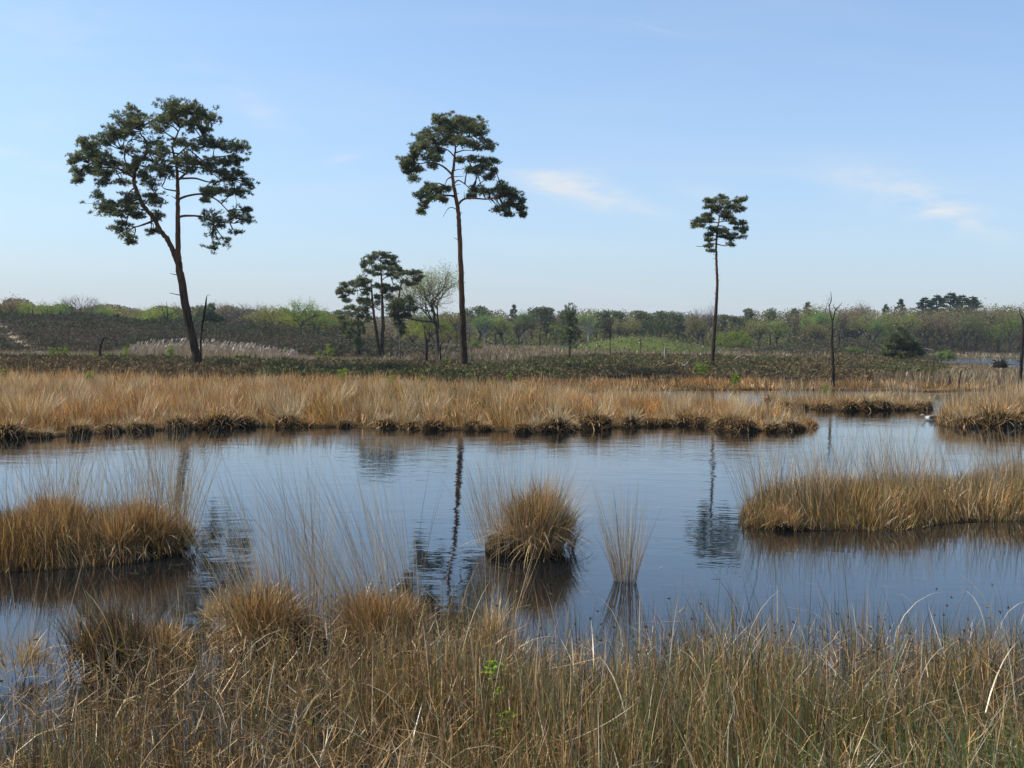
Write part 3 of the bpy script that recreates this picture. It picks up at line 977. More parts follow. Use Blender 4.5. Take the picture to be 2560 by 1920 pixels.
# --- the leaning forked pine on the left
traced_pine('pine_tree', 'tall leaning pine with a forked trunk, leftmost of the three tall pines', 'tall pines on the heath', 46.5, (0, 200), 0.3617,
    [[(1372, 1945, 30), (1345, 1850, 29), (1300, 1650, 29), (1262, 1420, 27), (1240, 1300, 25), (1232, 1200, 19), (1230, 1050, 17), (1228, 900, 15.5), (1228, 780, 14), (1226, 690, 12), (1222, 600, 10),
      (1200, 520, 8), (1192, 460, 7), (1215, 400, 6), (1245, 330, 4)],
     [(1238, 1290, 18), (1205, 1200, 18), (1160, 1110, 17), (1100, 1030, 16), (1060, 950, 15, 0.1), (1000, 880, 14.5, 0.2), (950, 780, 14, 0.3), (925, 680, 13, 0.3), (955, 590, 11, 0.3), (1012, 490, 9, 0.2),
      (1008, 420, 7, 0.2), (970, 370, 5, 0.2), (985, 320, 3, 0.2)]],
    [[(925, 675, 9), (860, 632), (800, 610), (700, 600), (610, 570)], [(945, 610, 8), (872, 572), (862, 500), (885, 430)], [(1055, 975, 8), (990, 1000), (930, 1015), (870, 1000)],
     [(1232, 825, 9), (1300, 800), (1400, 790), (1500, 830), (1575, 905)], [(1232, 948, 9), (1290, 938), (1400, 945), (1480, 980), (1620, 990)], [(1470, 975, 6), (1490, 1060), (1525, 1140)],
     [(1232, 690, 9), (1290, 640), (1350, 580), (1450, 540), (1610, 520)], [(1232, 682, 8), (1350, 680), (1450, 705), (1600, 690)], [(1225, 768, 6), (1150, 755), (1118, 738)],
     [(1205, 540, 6), (1280, 470), (1330, 420), (1400, 380)], [(1200, 560, 6), (1130, 600), (1060, 560)], [(970, 570, 6), (900, 520), (840, 480)], [(950, 770, 6), (880, 820), (780, 870)],
     [(990, 870, 6), (1040, 810), (1080, 790)]],
    [[(1205, 1180), (1185, 1130), (1165, 1075)], [(1250, 1355), (1175, 1337)], [(1272, 1492), (1170, 1472)], [(1228, 830), (1185, 800)]],
    [(1200, 230, 120, 70), (1300, 200, 110, 60), (1390, 240, 90, 60), (1450, 275, 70, 38), (1120, 290, 80, 60), (1180, 180, 80, 45), (1320, 300, 110, 50), (1400, 350, 60, 32), (1090, 350, 60, 45),
     (1500, 450, 130, 42), (1640, 470, 85, 45), (1430, 430, 70, 38), (1550, 570, 110, 40), (1640, 570, 50, 22), (1450, 600, 90, 50), (1350, 560, 70, 45), (1260, 430, 90, 36), (1230, 570, 80, 45), (1150, 600, 70, 55, .7),
     (1120, 650, 60, 40, .7), (1560, 645, 95, 36), (1640, 650, 50, 22), (1500, 760, 110, 40), (1620, 780, 105, 48), (1710, 730, 55, 42), (1600, 690, 80, 30), (1430, 770, 60, 36), (1410, 835, 30, 14, .6),
     (1420, 940, 60, 50, .8), (1520, 970, 75, 50), (1640, 940, 60, 38), (1700, 970, 45, 32), (1700, 905, 40, 22), (1470, 1080, 80, 55, .42), (1490, 1165, 85, 42, .5), (1650, 1060, 45, 18, .5), (1560, 1120, 50, 55, .42),
     (920, 240, 85, 62), (860, 300, 105, 55), (970, 300, 65, 55), (800, 370, 110, 52), (900, 370, 95, 42), (740, 430, 95, 45), (620, 450, 85, 40), (560, 420, 38, 22), (650, 510, 115, 42), (540, 540, 65, 45),
     (500, 560, 34, 32), (560, 640, 70, 44), (550, 700, 34, 32), (700, 560, 95, 42), (650, 620, 85, 36), (740, 640, 85, 52), (800, 580, 65, 34, .8), (700, 710, 55, 30), (900, 590, 55, 30, .7), (1050, 520, 55, 55, .6),
     (1030, 450, 45, 45, .6), (1060, 600, 55, 45, .6), (1080, 430, 55, 55, .7), (1000, 680, 55, 36, .6), (1040, 725, 55, 36, .6),
     (690, 800, 48, 32), (760, 860, 105, 46), (880, 800, 75, 42), (900, 870, 105, 48), (820, 920, 95, 34), (1040, 800, 85, 48), (1085, 850, 50, 36), (720, 900, 58, 30), (960, 930, 75, 34, .8), (850, 1000, 65, 22, .7),
     (830, 1030, 65, 30, .7), (880, 1070, 55, 26, .6), (1090, 950, 38, 46, .6), (1060, 1040, 36, 36, .6), (910, 1122, 34, 15, .6), (900, 490, 60, 46, .6), (950, 545, 40, 36, .6), (880, 630, 60, 42, .7), (990, 640, 55, 42, .6), (1110, 540, 60, 46, .7), (1135, 480, 60, 42, .7), (860, 705, 60, 32, .7), (1180, 640, 55, 40, .6), (1300, 620, 60, 40, .7), (1330, 480, 60, 36, .7)],
    2.0, 0.125, 0.026, 7, 1.65, sub=0.30, seed=3)

# --- the tall middle pine
traced_pine('pine_tree', 'tall straight pine with one low limb to the right, in the middle', 'tall pines on the heath', 51, (800, 240), 0.2713,
    [[(1330, 2441, 31), (1322, 2250, 29), (1312, 1960, 27), (1302, 1640, 24), (1286, 1300, 21), (1278, 1100, 19.5), (1264, 990, 18), (1238, 870, 16), (1220, 740, 14), (1232, 640, 12), (1243, 540, 9), (1250, 460, 7), (1235, 360, 5), (1225, 280, 3)]],
    [[(1270, 1005, 11), (1310, 960), (1370, 940), (1450, 945), (1550, 950), (1630, 928), (1710, 895)], [(1230, 815, 7), (1270, 778), (1320, 800), (1370, 845), (1410, 875)],
     [(1222, 730, 10), (1150, 660), (1080, 625), (1000, 612), (930, 622), (860, 620)], [(1222, 740, 7), (1172, 770), (1150, 830)], [(1238, 605, 8), (1290, 580), (1350, 585), (1390, 640), (1440, 690)],
     [(1245, 525, 7), (1330, 500), (1410, 505)], [(1240, 560, 7), (1180, 500), (1100, 470), (1000, 450)], [(1245, 480, 6), (1330, 400), (1420, 370)], [(1240, 420, 6), (1170, 340), (1110, 300)]],
    [[(1268, 1048), (1210, 1025), (1170, 1050), (1135, 1115)], [(1234, 690), (1280, 675), (1312, 684)], [(1222, 745), (1280, 742), (1332, 738)], [(1235, 825), (1300, 812)], [(1330, 945), (1328, 880)],
     [(1290, 1330), (1228, 1305)], [(1280, 1210), (1252, 1190)], [(1252, 905), (1285, 895)], [(1555, 950), (1580, 990)], [(1284, 1090), (1312, 1070)]],
    [(1090, 210, 60, 50), (1150, 230, 80, 55), (1280, 220, 100, 55), (1400, 250, 88, 46), (1470, 270, 65, 46), (1230, 300, 110, 55), (1350, 320, 110, 50), (1470, 350, 78, 46), (1540, 430, 48, 42), (1120, 320, 90, 55),
     (1000, 360, 78, 50), (920, 400, 58, 38), (1080, 420, 110, 50), (1200, 400, 110, 50), (1330, 420, 110, 48), (1450, 460, 85, 40), (1560, 480, 58, 30), (960, 470, 105, 50), (870, 490, 56, 42), (1080, 510, 95, 42),
     (1000, 560, 85, 34), (880, 560, 85, 46), (810, 610, 66, 46), (770, 640, 38, 36), (850, 640, 65, 36), (1090, 580, 46, 26, .8), (1040, 640, 36, 26, .8), (860, 765, 50, 30, .8), (820, 700, 36, 22, .8), (900, 680, 36, 18, .7),
     (1010, 830, 46, 36), (970, 880, 66, 44), (1080, 860, 75, 40), (1160, 860, 42, 26), (920, 940, 56, 44), (1010, 930, 56, 36), (960, 1000, 46, 36), (940, 1070, 32, 32), (1150, 960, 20, 16), (1090, 930, 36, 22, .8),
     (1400, 580, 66, 30), (1500, 600, 76, 36), (1590, 620, 52, 40), (1500, 660, 76, 30), (1380, 690, 54, 30, .8), (1460, 700, 55, 26), (1560, 750, 42, 26), (1610, 690, 28, 26), (1300, 600, 46, 26, .8),
     (1440, 860, 48, 40), (1500, 890, 66, 44), (1600, 870, 58, 46), (1680, 830, 58, 46), (1730, 870, 58, 46), (1680, 920, 85, 40), (1790, 920, 76, 46), (1850, 970, 46, 46), (1760, 1000, 76, 44), (1830, 1050, 56, 36),
     (1700, 1040, 56, 34), (1740, 1100, 46, 18), (1870, 1092, 18, 18), (1640, 1050, 46, 26, .6), (1395, 920, 28, 18)],
    1.7, 0.135, 0.028, 7, 2.1, sub=0.32, seed=5)

# --- the slender pine on the right
traced_pine('pine_tree', 'slender bare-stemmed pine with a small crown, rightmost of the three tall pines', 'tall pines on the heath', 58, (1600, 450), 0.1808,
    [[(1000, 2500, 27), (1012, 2350, 26), (1032, 2050, 24), (1060, 1700, 21), (1068, 1380, 19), (1060, 1200, 17), (1056, 1000, 15), (1060, 800, 13), (1076, 650, 11), (1096, 530, 9), (1132, 465, 7), (1175, 400, 4)]],
    [[(1056, 885, 8), (970, 880), (900, 905), (840, 920), (770, 915)], [(1084, 590, 8), (1000, 585), (890, 590), (810, 580)], [(1088, 585, 8), (1160, 570), (1260, 580), (1400, 600)], [(1080, 635, 8), (1160, 640), (1240, 685), (1390, 700)],
     [(1060, 770, 6), (940, 766)], [(1064, 785, 7), (1150, 800), (1270, 825)], [(1120, 480, 6), (1080, 400), (1000, 350)], [(1150, 440, 5), (1250, 380), (1350, 340)]],
    [[(1056, 1040), (1012, 1028)], [(1056, 1095), (1002, 1080)], [(1060, 1240), (1022, 1232)], [(1066, 1395), (1105, 1380)], [(1064, 1600), (1020, 1555)], [(1062, 1660), (1016, 1630)]],
    [(960, 300, 56, 42), (1060, 290, 85, 42), (1140, 255, 36, 38), (1200, 310, 95, 46), (1330, 300, 85, 36), (1425, 275, 42, 24), (960, 370, 56, 30), (1080, 380, 95, 36), (1250, 370, 105, 34), (1420, 390, 36, 14, .8),
     (1060, 430, 85, 34), (1180, 440, 56, 22), (1330, 430, 55, 22, .5), (940, 490, 75, 40), (900, 550, 75, 44), (790, 560, 66, 44), (760, 620, 36, 36), (960, 570, 55, 26), (860, 640, 55, 20, .5), (1170, 500, 55, 30, .6),
     (1280, 530, 75, 36), (1300, 590, 105, 34), (1420, 600, 56, 30), (1000, 670, 75, 24), (1150, 710, 95, 34), (1060, 700, 55, 26), (1350, 680, 85, 36, .5), (1440, 700, 46, 36, .6), (1300, 750, 95, 34, .5), (970, 760, 46, 22),
     (1150, 780, 85, 26), (1250, 820, 95, 34, .6), (1400, 790, 66, 44, .45), (980, 830, 75, 24, .6), (940, 915, 46, 16, .6), (1260, 890, 55, 26, .5), (990, 985, 46, 10, .5)],
    1.15, 0.125, 0.026, 7, 1.1, seed=7, sub=0.28)

# --- the pine clump left of the middle pine
NB = NEEDLE * 0.95
CL = (780, 620); CS = 0.1808
traced_pine('pine_tree', 'twin-stemmed dark pine, tallest of the clump left of the middle pine', 'pines in the small clump', 88, CL, CS,
    [[(972, 1490, 27), (972, 1300, 26), (984, 1100, 24), (976, 900, 21), (970, 700, 17), (965, 500, 13), (952, 330, 9), (942, 150, 4)],
     [(935, 1470, 22), (905, 1270, 21), (866, 1000, 19), (842, 800, 16), (826, 600, 12), (815, 470, 7)]],
    [[(826, 610, 9), (740, 570), (640, 585), (520, 610), (430, 640)], [(966, 450, 8), (1010, 410), (1090, 390)], [(950, 320, 6), (880, 220), (780, 190)], [(842, 830, 7), (900, 800), (940, 760)], [(976, 860, 6), (900, 840), (870, 800)]],
    [[(990, 1140), (1090, 1130)], [(985, 1250), (1040, 1235), (1100, 1225)], [(976, 960), (965, 900)]],
    [(880, 90, 65, 50), (960, 80, 75, 40), (1040, 110, 75, 46), (1110, 150, 46, 46), (830, 150, 75, 40), (730, 190, 46, 42), (720, 240, 32, 30), (820, 200, 60, 24, .7), (1040, 210, 85, 40), (1130, 220, 75, 40),
     (900, 270, 85, 40), (1000, 280, 95, 40), (1120, 290, 90, 44), (1200, 290, 46, 36), (800, 330, 75, 34), (900, 370, 55, 28, .6), (700, 440, 76, 46), (640, 460, 56, 46), (560, 510, 86, 44), (470, 530, 66, 44),
     (400, 580, 56, 40), (370, 620, 36, 30), (500, 600, 85, 30), (430, 680, 55, 28, .8), (480, 730, 46, 20, .6), (700, 520, 85, 40), (770, 560, 66, 36), (750, 460, 66, 40), (1080, 360, 56, 28), (900, 520, 55, 34, .8),
     (1000, 530, 85, 40), (1100, 570, 95, 44), (1180, 560, 55, 34), (1000, 600, 66, 28), (740, 630, 56, 34), (660, 720, 55, 34), (900, 680, 55, 34, .6), (1060, 680, 70, 40), (780, 720, 60, 40), (900, 760, 60, 40, .5)],
    1.8, 0.19, 0.042, 5, 2.0, seed=11, sub=0.36, flat=0.9, needle=NB)
traced_pine('pine_tree', 'dark pine with a bushy lower crown, right side of the small clump', 'pines in the small clump', 91, CL, CS,
    [[(1205, 1500, 20), (1200, 1250, 19), (1190, 1000, 17), (1190, 760, 14), (1215, 600, 11), (1240, 500, 9), (1300, 430, 6), (1400, 390, 3)]],
    [[(1190, 900, 7), (1260, 820), (1360, 780)], [(1190, 960, 7), (1120, 900), (1060, 860)], [(1250, 490, 5), (1320, 480), (1410, 490)]],
    [],
    [(1200, 350, 75, 40), (1290, 340, 85, 40), (1390, 330, 66, 40), (1470, 350, 46, 40), (1490, 410, 26, 26), (1430, 440, 55, 24), (1300, 470, 62, 28), (1400, 500, 55, 22), (1340, 500, 50, 20, .6), (1160, 400, 46, 26),
     (1150, 750, 115, 55), (1250, 740, 85, 55), (1350, 700, 46, 30), (1380, 760, 36, 36), (1100, 830, 95, 62), (1220, 840, 105, 62), (1330, 860, 66, 55), (1420, 850, 46, 40), (1120, 930, 95, 55), (1230, 950, 95, 55),
     (1330, 930, 55, 36), (1180, 1030, 85, 55), (1250, 1080, 66, 55), (1230, 1170, 46, 46)],
    1.7, 0.19, 0.042, 5, 2.0, seed=13, sub=0.36, flat=0.9, needle=NB * 0.85)
traced_pine('pine_tree', 'low bushy pine with branches to the ground, left side of the small clump', 'pines in the small clump', 94, CL, CS,
    [[(650, 1440, 16), (650, 1250, 14), (640, 1050, 11), (650, 850, 6)]],
    [[(648, 1200, 6), (560, 1130), (470, 1080)], [(645, 1000, 6), (560, 930), (470, 900)]],
    [],
    [(700, 760, 85, 44), (780, 800, 60, 50), (560, 820, 75, 34), (640, 850, 85, 52), (740, 850, 76, 62), (480, 840, 36, 16), (560, 920, 110, 52), (680, 940, 105, 52), (400, 960, 62, 34), (450, 1030, 100, 52), (560, 1050, 105, 52),
     (680, 1040, 85, 52), (780, 960, 55, 60), (430, 1120, 72, 44), (560, 1150, 95, 52), (660, 1150, 76, 52), (520, 1210, 75, 44), (640, 1250, 72, 44), (620, 1320, 72, 34), (650, 1380, 52, 34), (480, 1170, 55, 34)],
    1.6, 0.19, 0.042, 5, 1.3, seed=17, sub=0.38, flat=0.9, needle=NB * np.array([0.95, 1.05, 0.95]))

# --- lone pine bush beside the lake and the dark one behind the leaning pine
traced_pine('pine_tree', 'dark broad young pine standing alone beside the far lake', None, 82, (2200, 710), 0.1627,
    [[(320, 1125, 22), (322, 1000, 18), (325, 850, 12), (300, 690, 6)]], [[(322, 1000, 8), (430, 950), (540, 930)], [(322, 1000, 8), (210, 960), (110, 1000)]], [],
    [(300, 690, 45, 40), (330, 750, 80, 45), (240, 780, 70, 45), (380, 800, 80, 50), (300, 840, 110, 50), (190, 860, 70, 50), (440, 870, 80, 50), (240, 920, 100, 50), (380, 930, 120, 50), (500, 940, 80, 50), (150, 960, 80, 45),
     (100, 1010, 60, 40), (250, 1010, 110, 45), (420, 1010, 110, 45), (540, 1020, 80, 40), (600, 1060, 50, 30), (160, 1060, 100, 35), (330, 1080, 100, 30), (480, 1080, 110, 30), (90, 1070, 50, 25)],
    1.7, 0.26, 0.055, 5, 1.1, seed=19, sub=0.55, needle=NEEDLE * 0.8)
traced_pine('pine_tree', 'rounded dark pine top showing over the hill behind the leaning pine', None, 134, (400, 710), 0.1808,
    [[(690, 560, 14), (690, 450, 10), (700, 300, 4)]], [[(690, 500, 6), (580, 440), (500, 420)]], [],
    [(700, 310, 40, 35), (690, 360, 70, 40), (640, 400, 60, 40), (740, 410, 70, 45), (560, 380, 50, 35), (520, 430, 60, 40), (600, 450, 80, 45), (700, 460, 90, 45), (790, 470, 60, 40), (480, 490, 50, 35), (560, 500, 80, 35), (680, 510, 90, 30), (800, 510, 60, 25), (840, 490, 30, 20)],
    1.8, 0.34, 0.08, 4, 1.0, seed=23, sub=0.7, needle=NEEDLE * np.array([0.9, 1.05, 1.25]))

def deciduous(seed, H, hb, spread, levels, kids, leaf_n, leaf_s, pal, up=0.25, lean=0.0, trunk_r=0.027, leaf_r=0.034):
    """returns (wood Geo, leaf Geo) for a broadleaf tree of height H at the origin"""
    r = np.random.default_rng(seed)
    gw_, gl_ = Geo(), Geo()
    tips = []
    segs = []

    def grow(p, d, ln_, rad, lv):
        n = 4
        pts = [p]
        for k in range(n):
            d = d + r.normal(0, 0.16, 3) + np.array([0, 0, up * (0.6 if lv else 0.1)]) * 0.35
            d = d / np.linalg.norm(d)
            pts.append(pts[-1] + d * ln_ / n)
        segs.append((np.array(pts), rad, lv))
        if lv == levels:
            tips.extend([pts[-1], pts[-2], pts[2]])
            return
        nk = kids[lv]
        for k in range(nk):
            f = (0.45 if lv else 0.62) + (0.55 if lv else 0.38) * (k + r.uniform(0, 1)) / nk
            f = min(f, 1.0); q = f * n; i0 = min(int(q), n - 1)
            b = pts[i0] + (pts[i0 + 1] - pts[i0]) * (q - i0)
            th = r.uniform(0, 2 * np.pi) if lv else (k + r.uniform(-.3, .3)) / nk * 2 * np.pi
            ax = np.array([math.cos(th), math.sin(th), 0.0]); ax -= d * (ax @ d); ax /= np.linalg.norm(ax) + 1e-6
            an = r.uniform(0.45, 0.95) * spread
            grow(b, d * math.cos(an) + ax * math.sin(an), ln_ * r.uniform(0.58, 0.82) * (1.0 if lv else (1 - hb) / hb * 0.62), rad * r.uniform(0.42, 0.6), lv + 1)
    grow(np.zeros(3), np.array([lean, 0, 1.0]), H * hb * 1.25, H * trunk_r, 0)
    zmax = max(t[2] for t in tips)
    k = H / zmax
    for P, rad, lv in segs:
        tube(gw_, P * k, np.linspace(rad, rad * (0.6 if lv < levels else 0.3), len(P)) * (1.0 if lv < 3 else 1.0), 7 if lv == 0 else (4 if lv < 3 else 3), (0.5, 0.5, 0.5), 0.0, False)
    T = np.array(tips) * k
    if leaf_n:
        n = len(T) * leaf_n
        c = np.repeat(T, leaf_n, 0) + r.normal(0, H * leaf_r, (n, 3))
        e1 = r.normal(0, 1, (n, 3)); e1 /= np.linalg.norm(e1, axis=1)[:, None]
        e2 = np.cross(e1, r.normal(0, 1, (n, 3))); e2 /= np.linalg.norm(e2, axis=1)[:, None]
        w = leaf_s * r.uniform(0.6, 1.3, (n, 1))
        V = np.stack([c - e1 * w, c + e2 * w * 0.6, c + e1 * w, c - e2 * w * 0.6], 1).reshape(-1, 3)
        pc = np.array([q[1] for q in pal]); pw = np.array([q[0] for q in pal], float)
        ct = pc[r.choice(len(pal), len(T), p=pw / pw.sum())]
        cc = np.repeat(ct, leaf_n, 0) * r.normal(1, 0.15, (n, 1)).clip(0.6, 1.5)
        gl_.add(V, np.arange(4 * n), np.full(n, 4), np.repeat(cc, 4, 0))
    return gw_, gl_


def far_pine(seed, H, crown0, wid, full=1.0):
    r = np.random.default_rng(seed)
    gw_, gl_ = Geo(), Geo()
    P = np.array([[0, 0, 0], [r.normal(0, .1), r.normal(0, .1), H * .35], [r.normal(0, .2), r.normal(0, .2), H * .7], [r.normal(0, .2), r.normal(0, .2), H * 0.97]])
    P = catmull(P, 9); tube(gw_, P, np.linspace(H * 0.018, H * 0.004, 9), 6, (0.5, 0.5, 0.5))
    for k in range(int(15 * full)):
        f = r.uniform(0, 1) ** 0.8
        z = H * (crown0 + (1 - crown0) * f) * 0.97
        th = r.uniform(0, 6.28); rad = wid * H * r.uniform(0.15, 1.0) * (1.05 - 0.75 * f) * (0.5 + min(1, f * 4) * 0.5)
        c = np.array([math.cos(th) * rad, math.sin(th) * rad, z])
        s0 = np.array([np.interp(z * 0.9, P[:, 2], P[:, 0]), np.interp(z * 0.9, P[:, 2], P[:, 1]), z * 0.9])
        tube(gw_, np.array([s0, (s0 + c) / 2 + [0, 0, 0.1], c]), [H * 0.006, H * 0.004, 0.03], 4, (0.5, 0.5, 0.5), 0, False)
        n = 34
        q = r.normal(0, 1, (n, 3)); q /= np.linalg.norm(q, axis=1)[:, None]; q *= r.uniform(0.3, 1, (n, 1)) ** 0.5
        cc = c + q * np.array([0.11, 0.11, 0.062]) * H
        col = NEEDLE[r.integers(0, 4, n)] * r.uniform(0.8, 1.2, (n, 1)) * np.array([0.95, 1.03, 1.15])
        tufts(gl_, cc, np.tile([0, 0, 0.8], (n, 1)) + q * 0.6, 0.042 * H, 0.016 * H, 4, col)
    return gw_, gl_


def spruce(seed, H, wid):
    r = np.random.default_rng(seed)
    gw_, gl_ = Geo(), Geo()
    tube(gw_, catmull([[0, 0, 0], [0.05, 0, H * .5], [0, 0, H]], 8), np.linspace(H * 0.02, 0.02, 8), 6, (0.5, 0.5, 0.5))
    lv = 26
    for k in range(lv):
        f = k / lv
        z = H * (0.10 + 0.88 * f); R = wid * H * (1 - f) ** 0.9 * r.uniform(0.7, 1.2) + 0.05
        for j in range(6):
            th = r.uniform(0, 6.28); d = np.array([math.cos(th), math.sin(th), r.uniform(-0.05, 0.5)])
            e = np.array([0, 0, z]) + d * R * r.uniform(0.7, 1.1)
            tube(gw_, np.array([[0, 0, z], e * 0.5 + np.array([0, 0, z]) * 0.5 - [0, 0, 0.05 * R], e]), [0.05, 0.03, 0.012], 3, (0.5, 0.5, 0.5), 0, False)
            n = 9
            t = r.uniform(0.25, 1, (n, 1)); cc = np.array([0, 0, z]) * (1 - t) + e * t + r.normal(0, 0.05 * R, (n, 3))
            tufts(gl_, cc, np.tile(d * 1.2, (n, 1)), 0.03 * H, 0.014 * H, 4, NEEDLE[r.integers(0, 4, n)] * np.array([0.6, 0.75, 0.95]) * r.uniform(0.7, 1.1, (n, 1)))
    return gw_, gl_


L_YG = [(2, (0.28, 0.32, 0.05)), (1, (0.22, 0.27, 0.045)), (1, (0.34, 0.32, 0.07))]
L_GR = [(2, (0.18, 0.24, 0.06)), (1, (0.15, 0.20, 0.05)), (1, (0.24, 0.27, 0.08))]
L_BZ = [(2, (0.28, 0.22, 0.10)), (1, (0.23, 0.21, 0.08)), (1, (0.32, 0.28, 0.10)), (1, (0.22, 0.17, 0.11))]
L_OB = [(2, (0.23, 0.23, 0.08)), (1, (0.26, 0.20, 0.09)), (1, (0.19, 0.22, 0.07))]
L_BR = [(2, (0.26, 0.21, 0.17)), (1, (0.32, 0.27, 0.22))]
KINDS = {}
for kd, args in {
    'green_oak': dict(hb=0.30, spread=1.0, levels=3, kids=(6, 5, 5), leaf_n=9, leaf_s=0.115, pal=L_YG),
    'green_birch': dict(hb=0.42, spread=0.72, levels=3, kids=(7, 4, 4), leaf_n=9, leaf_s=0.105, pal=L_GR, up=0.5),
    'bronze_oak': dict(hb=0.38, spread=1.0, levels=3, kids=(6, 5, 5), leaf_n=8, leaf_s=0.105, pal=L_BZ),
    'olive_tree': dict(hb=0.36, spread=0.85, levels=3, kids=(6, 5, 5), leaf_n=8, leaf_s=0.11, pal=L_OB, up=0.4),
    'bare_tree': dict(hb=0.32, spread=0.95, levels=4, kids=(8, 5, 4, 4), leaf_n=3, leaf_s=0.05, pal=L_BR),
}.items():
    KINDS[kd] = []
    for v in range(3):
        a = dict(args)
        gwd, glf = deciduous(100 + 17 * v + len(kd), 10.0, **a)
        bm = M_BARK_BIRCH if kd == 'green_birch' and v == 0 else M_BARK_OAK
        KINDS[kd].append((gwd.mesh('trunk', bm, True), glf.mesh('crown', M_LEAF_FAR)))
KINDS['far_pine'] = []
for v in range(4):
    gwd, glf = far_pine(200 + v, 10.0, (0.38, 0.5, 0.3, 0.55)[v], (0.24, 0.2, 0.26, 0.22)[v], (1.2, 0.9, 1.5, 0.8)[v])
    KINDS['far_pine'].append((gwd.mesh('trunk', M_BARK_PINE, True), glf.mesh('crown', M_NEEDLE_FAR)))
KINDS['spruce'] = []
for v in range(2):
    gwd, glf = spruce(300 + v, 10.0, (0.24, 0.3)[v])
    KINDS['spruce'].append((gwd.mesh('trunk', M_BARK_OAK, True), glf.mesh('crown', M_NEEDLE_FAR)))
NAME = {'green_oak': 'oak_tree', 'green_birch': 'birch_tree', 'bronze_oak': 'oak_tree', 'olive_tree': 'oak_tree', 'bare_tree': 'bare_tree', 'far_pine': 'pine_tree', 'spruce': 'spruce_tree'}
LOOK = {'green_oak': 'yellow-green oak', 'green_birch': 'fresh green birch', 'bronze_oak': 'bronze-budded oak', 'olive_tree': 'olive-brown budding tree', 'bare_tree': 'bare grey-brown tree', 'far_pine': 'dark pine', 'spruce': 'dark pointed spruce'}
ORD = ['first', 'second', 'third', 'fourth', 'fifth', 'sixth', 'seventh', 'eighth', 'ninth', 'tenth', 'eleventh', 'twelfth', 'thirteenth', 'fourteenth', 'fifteenth', 'sixteenth', 'seventeenth', 'eighteenth']

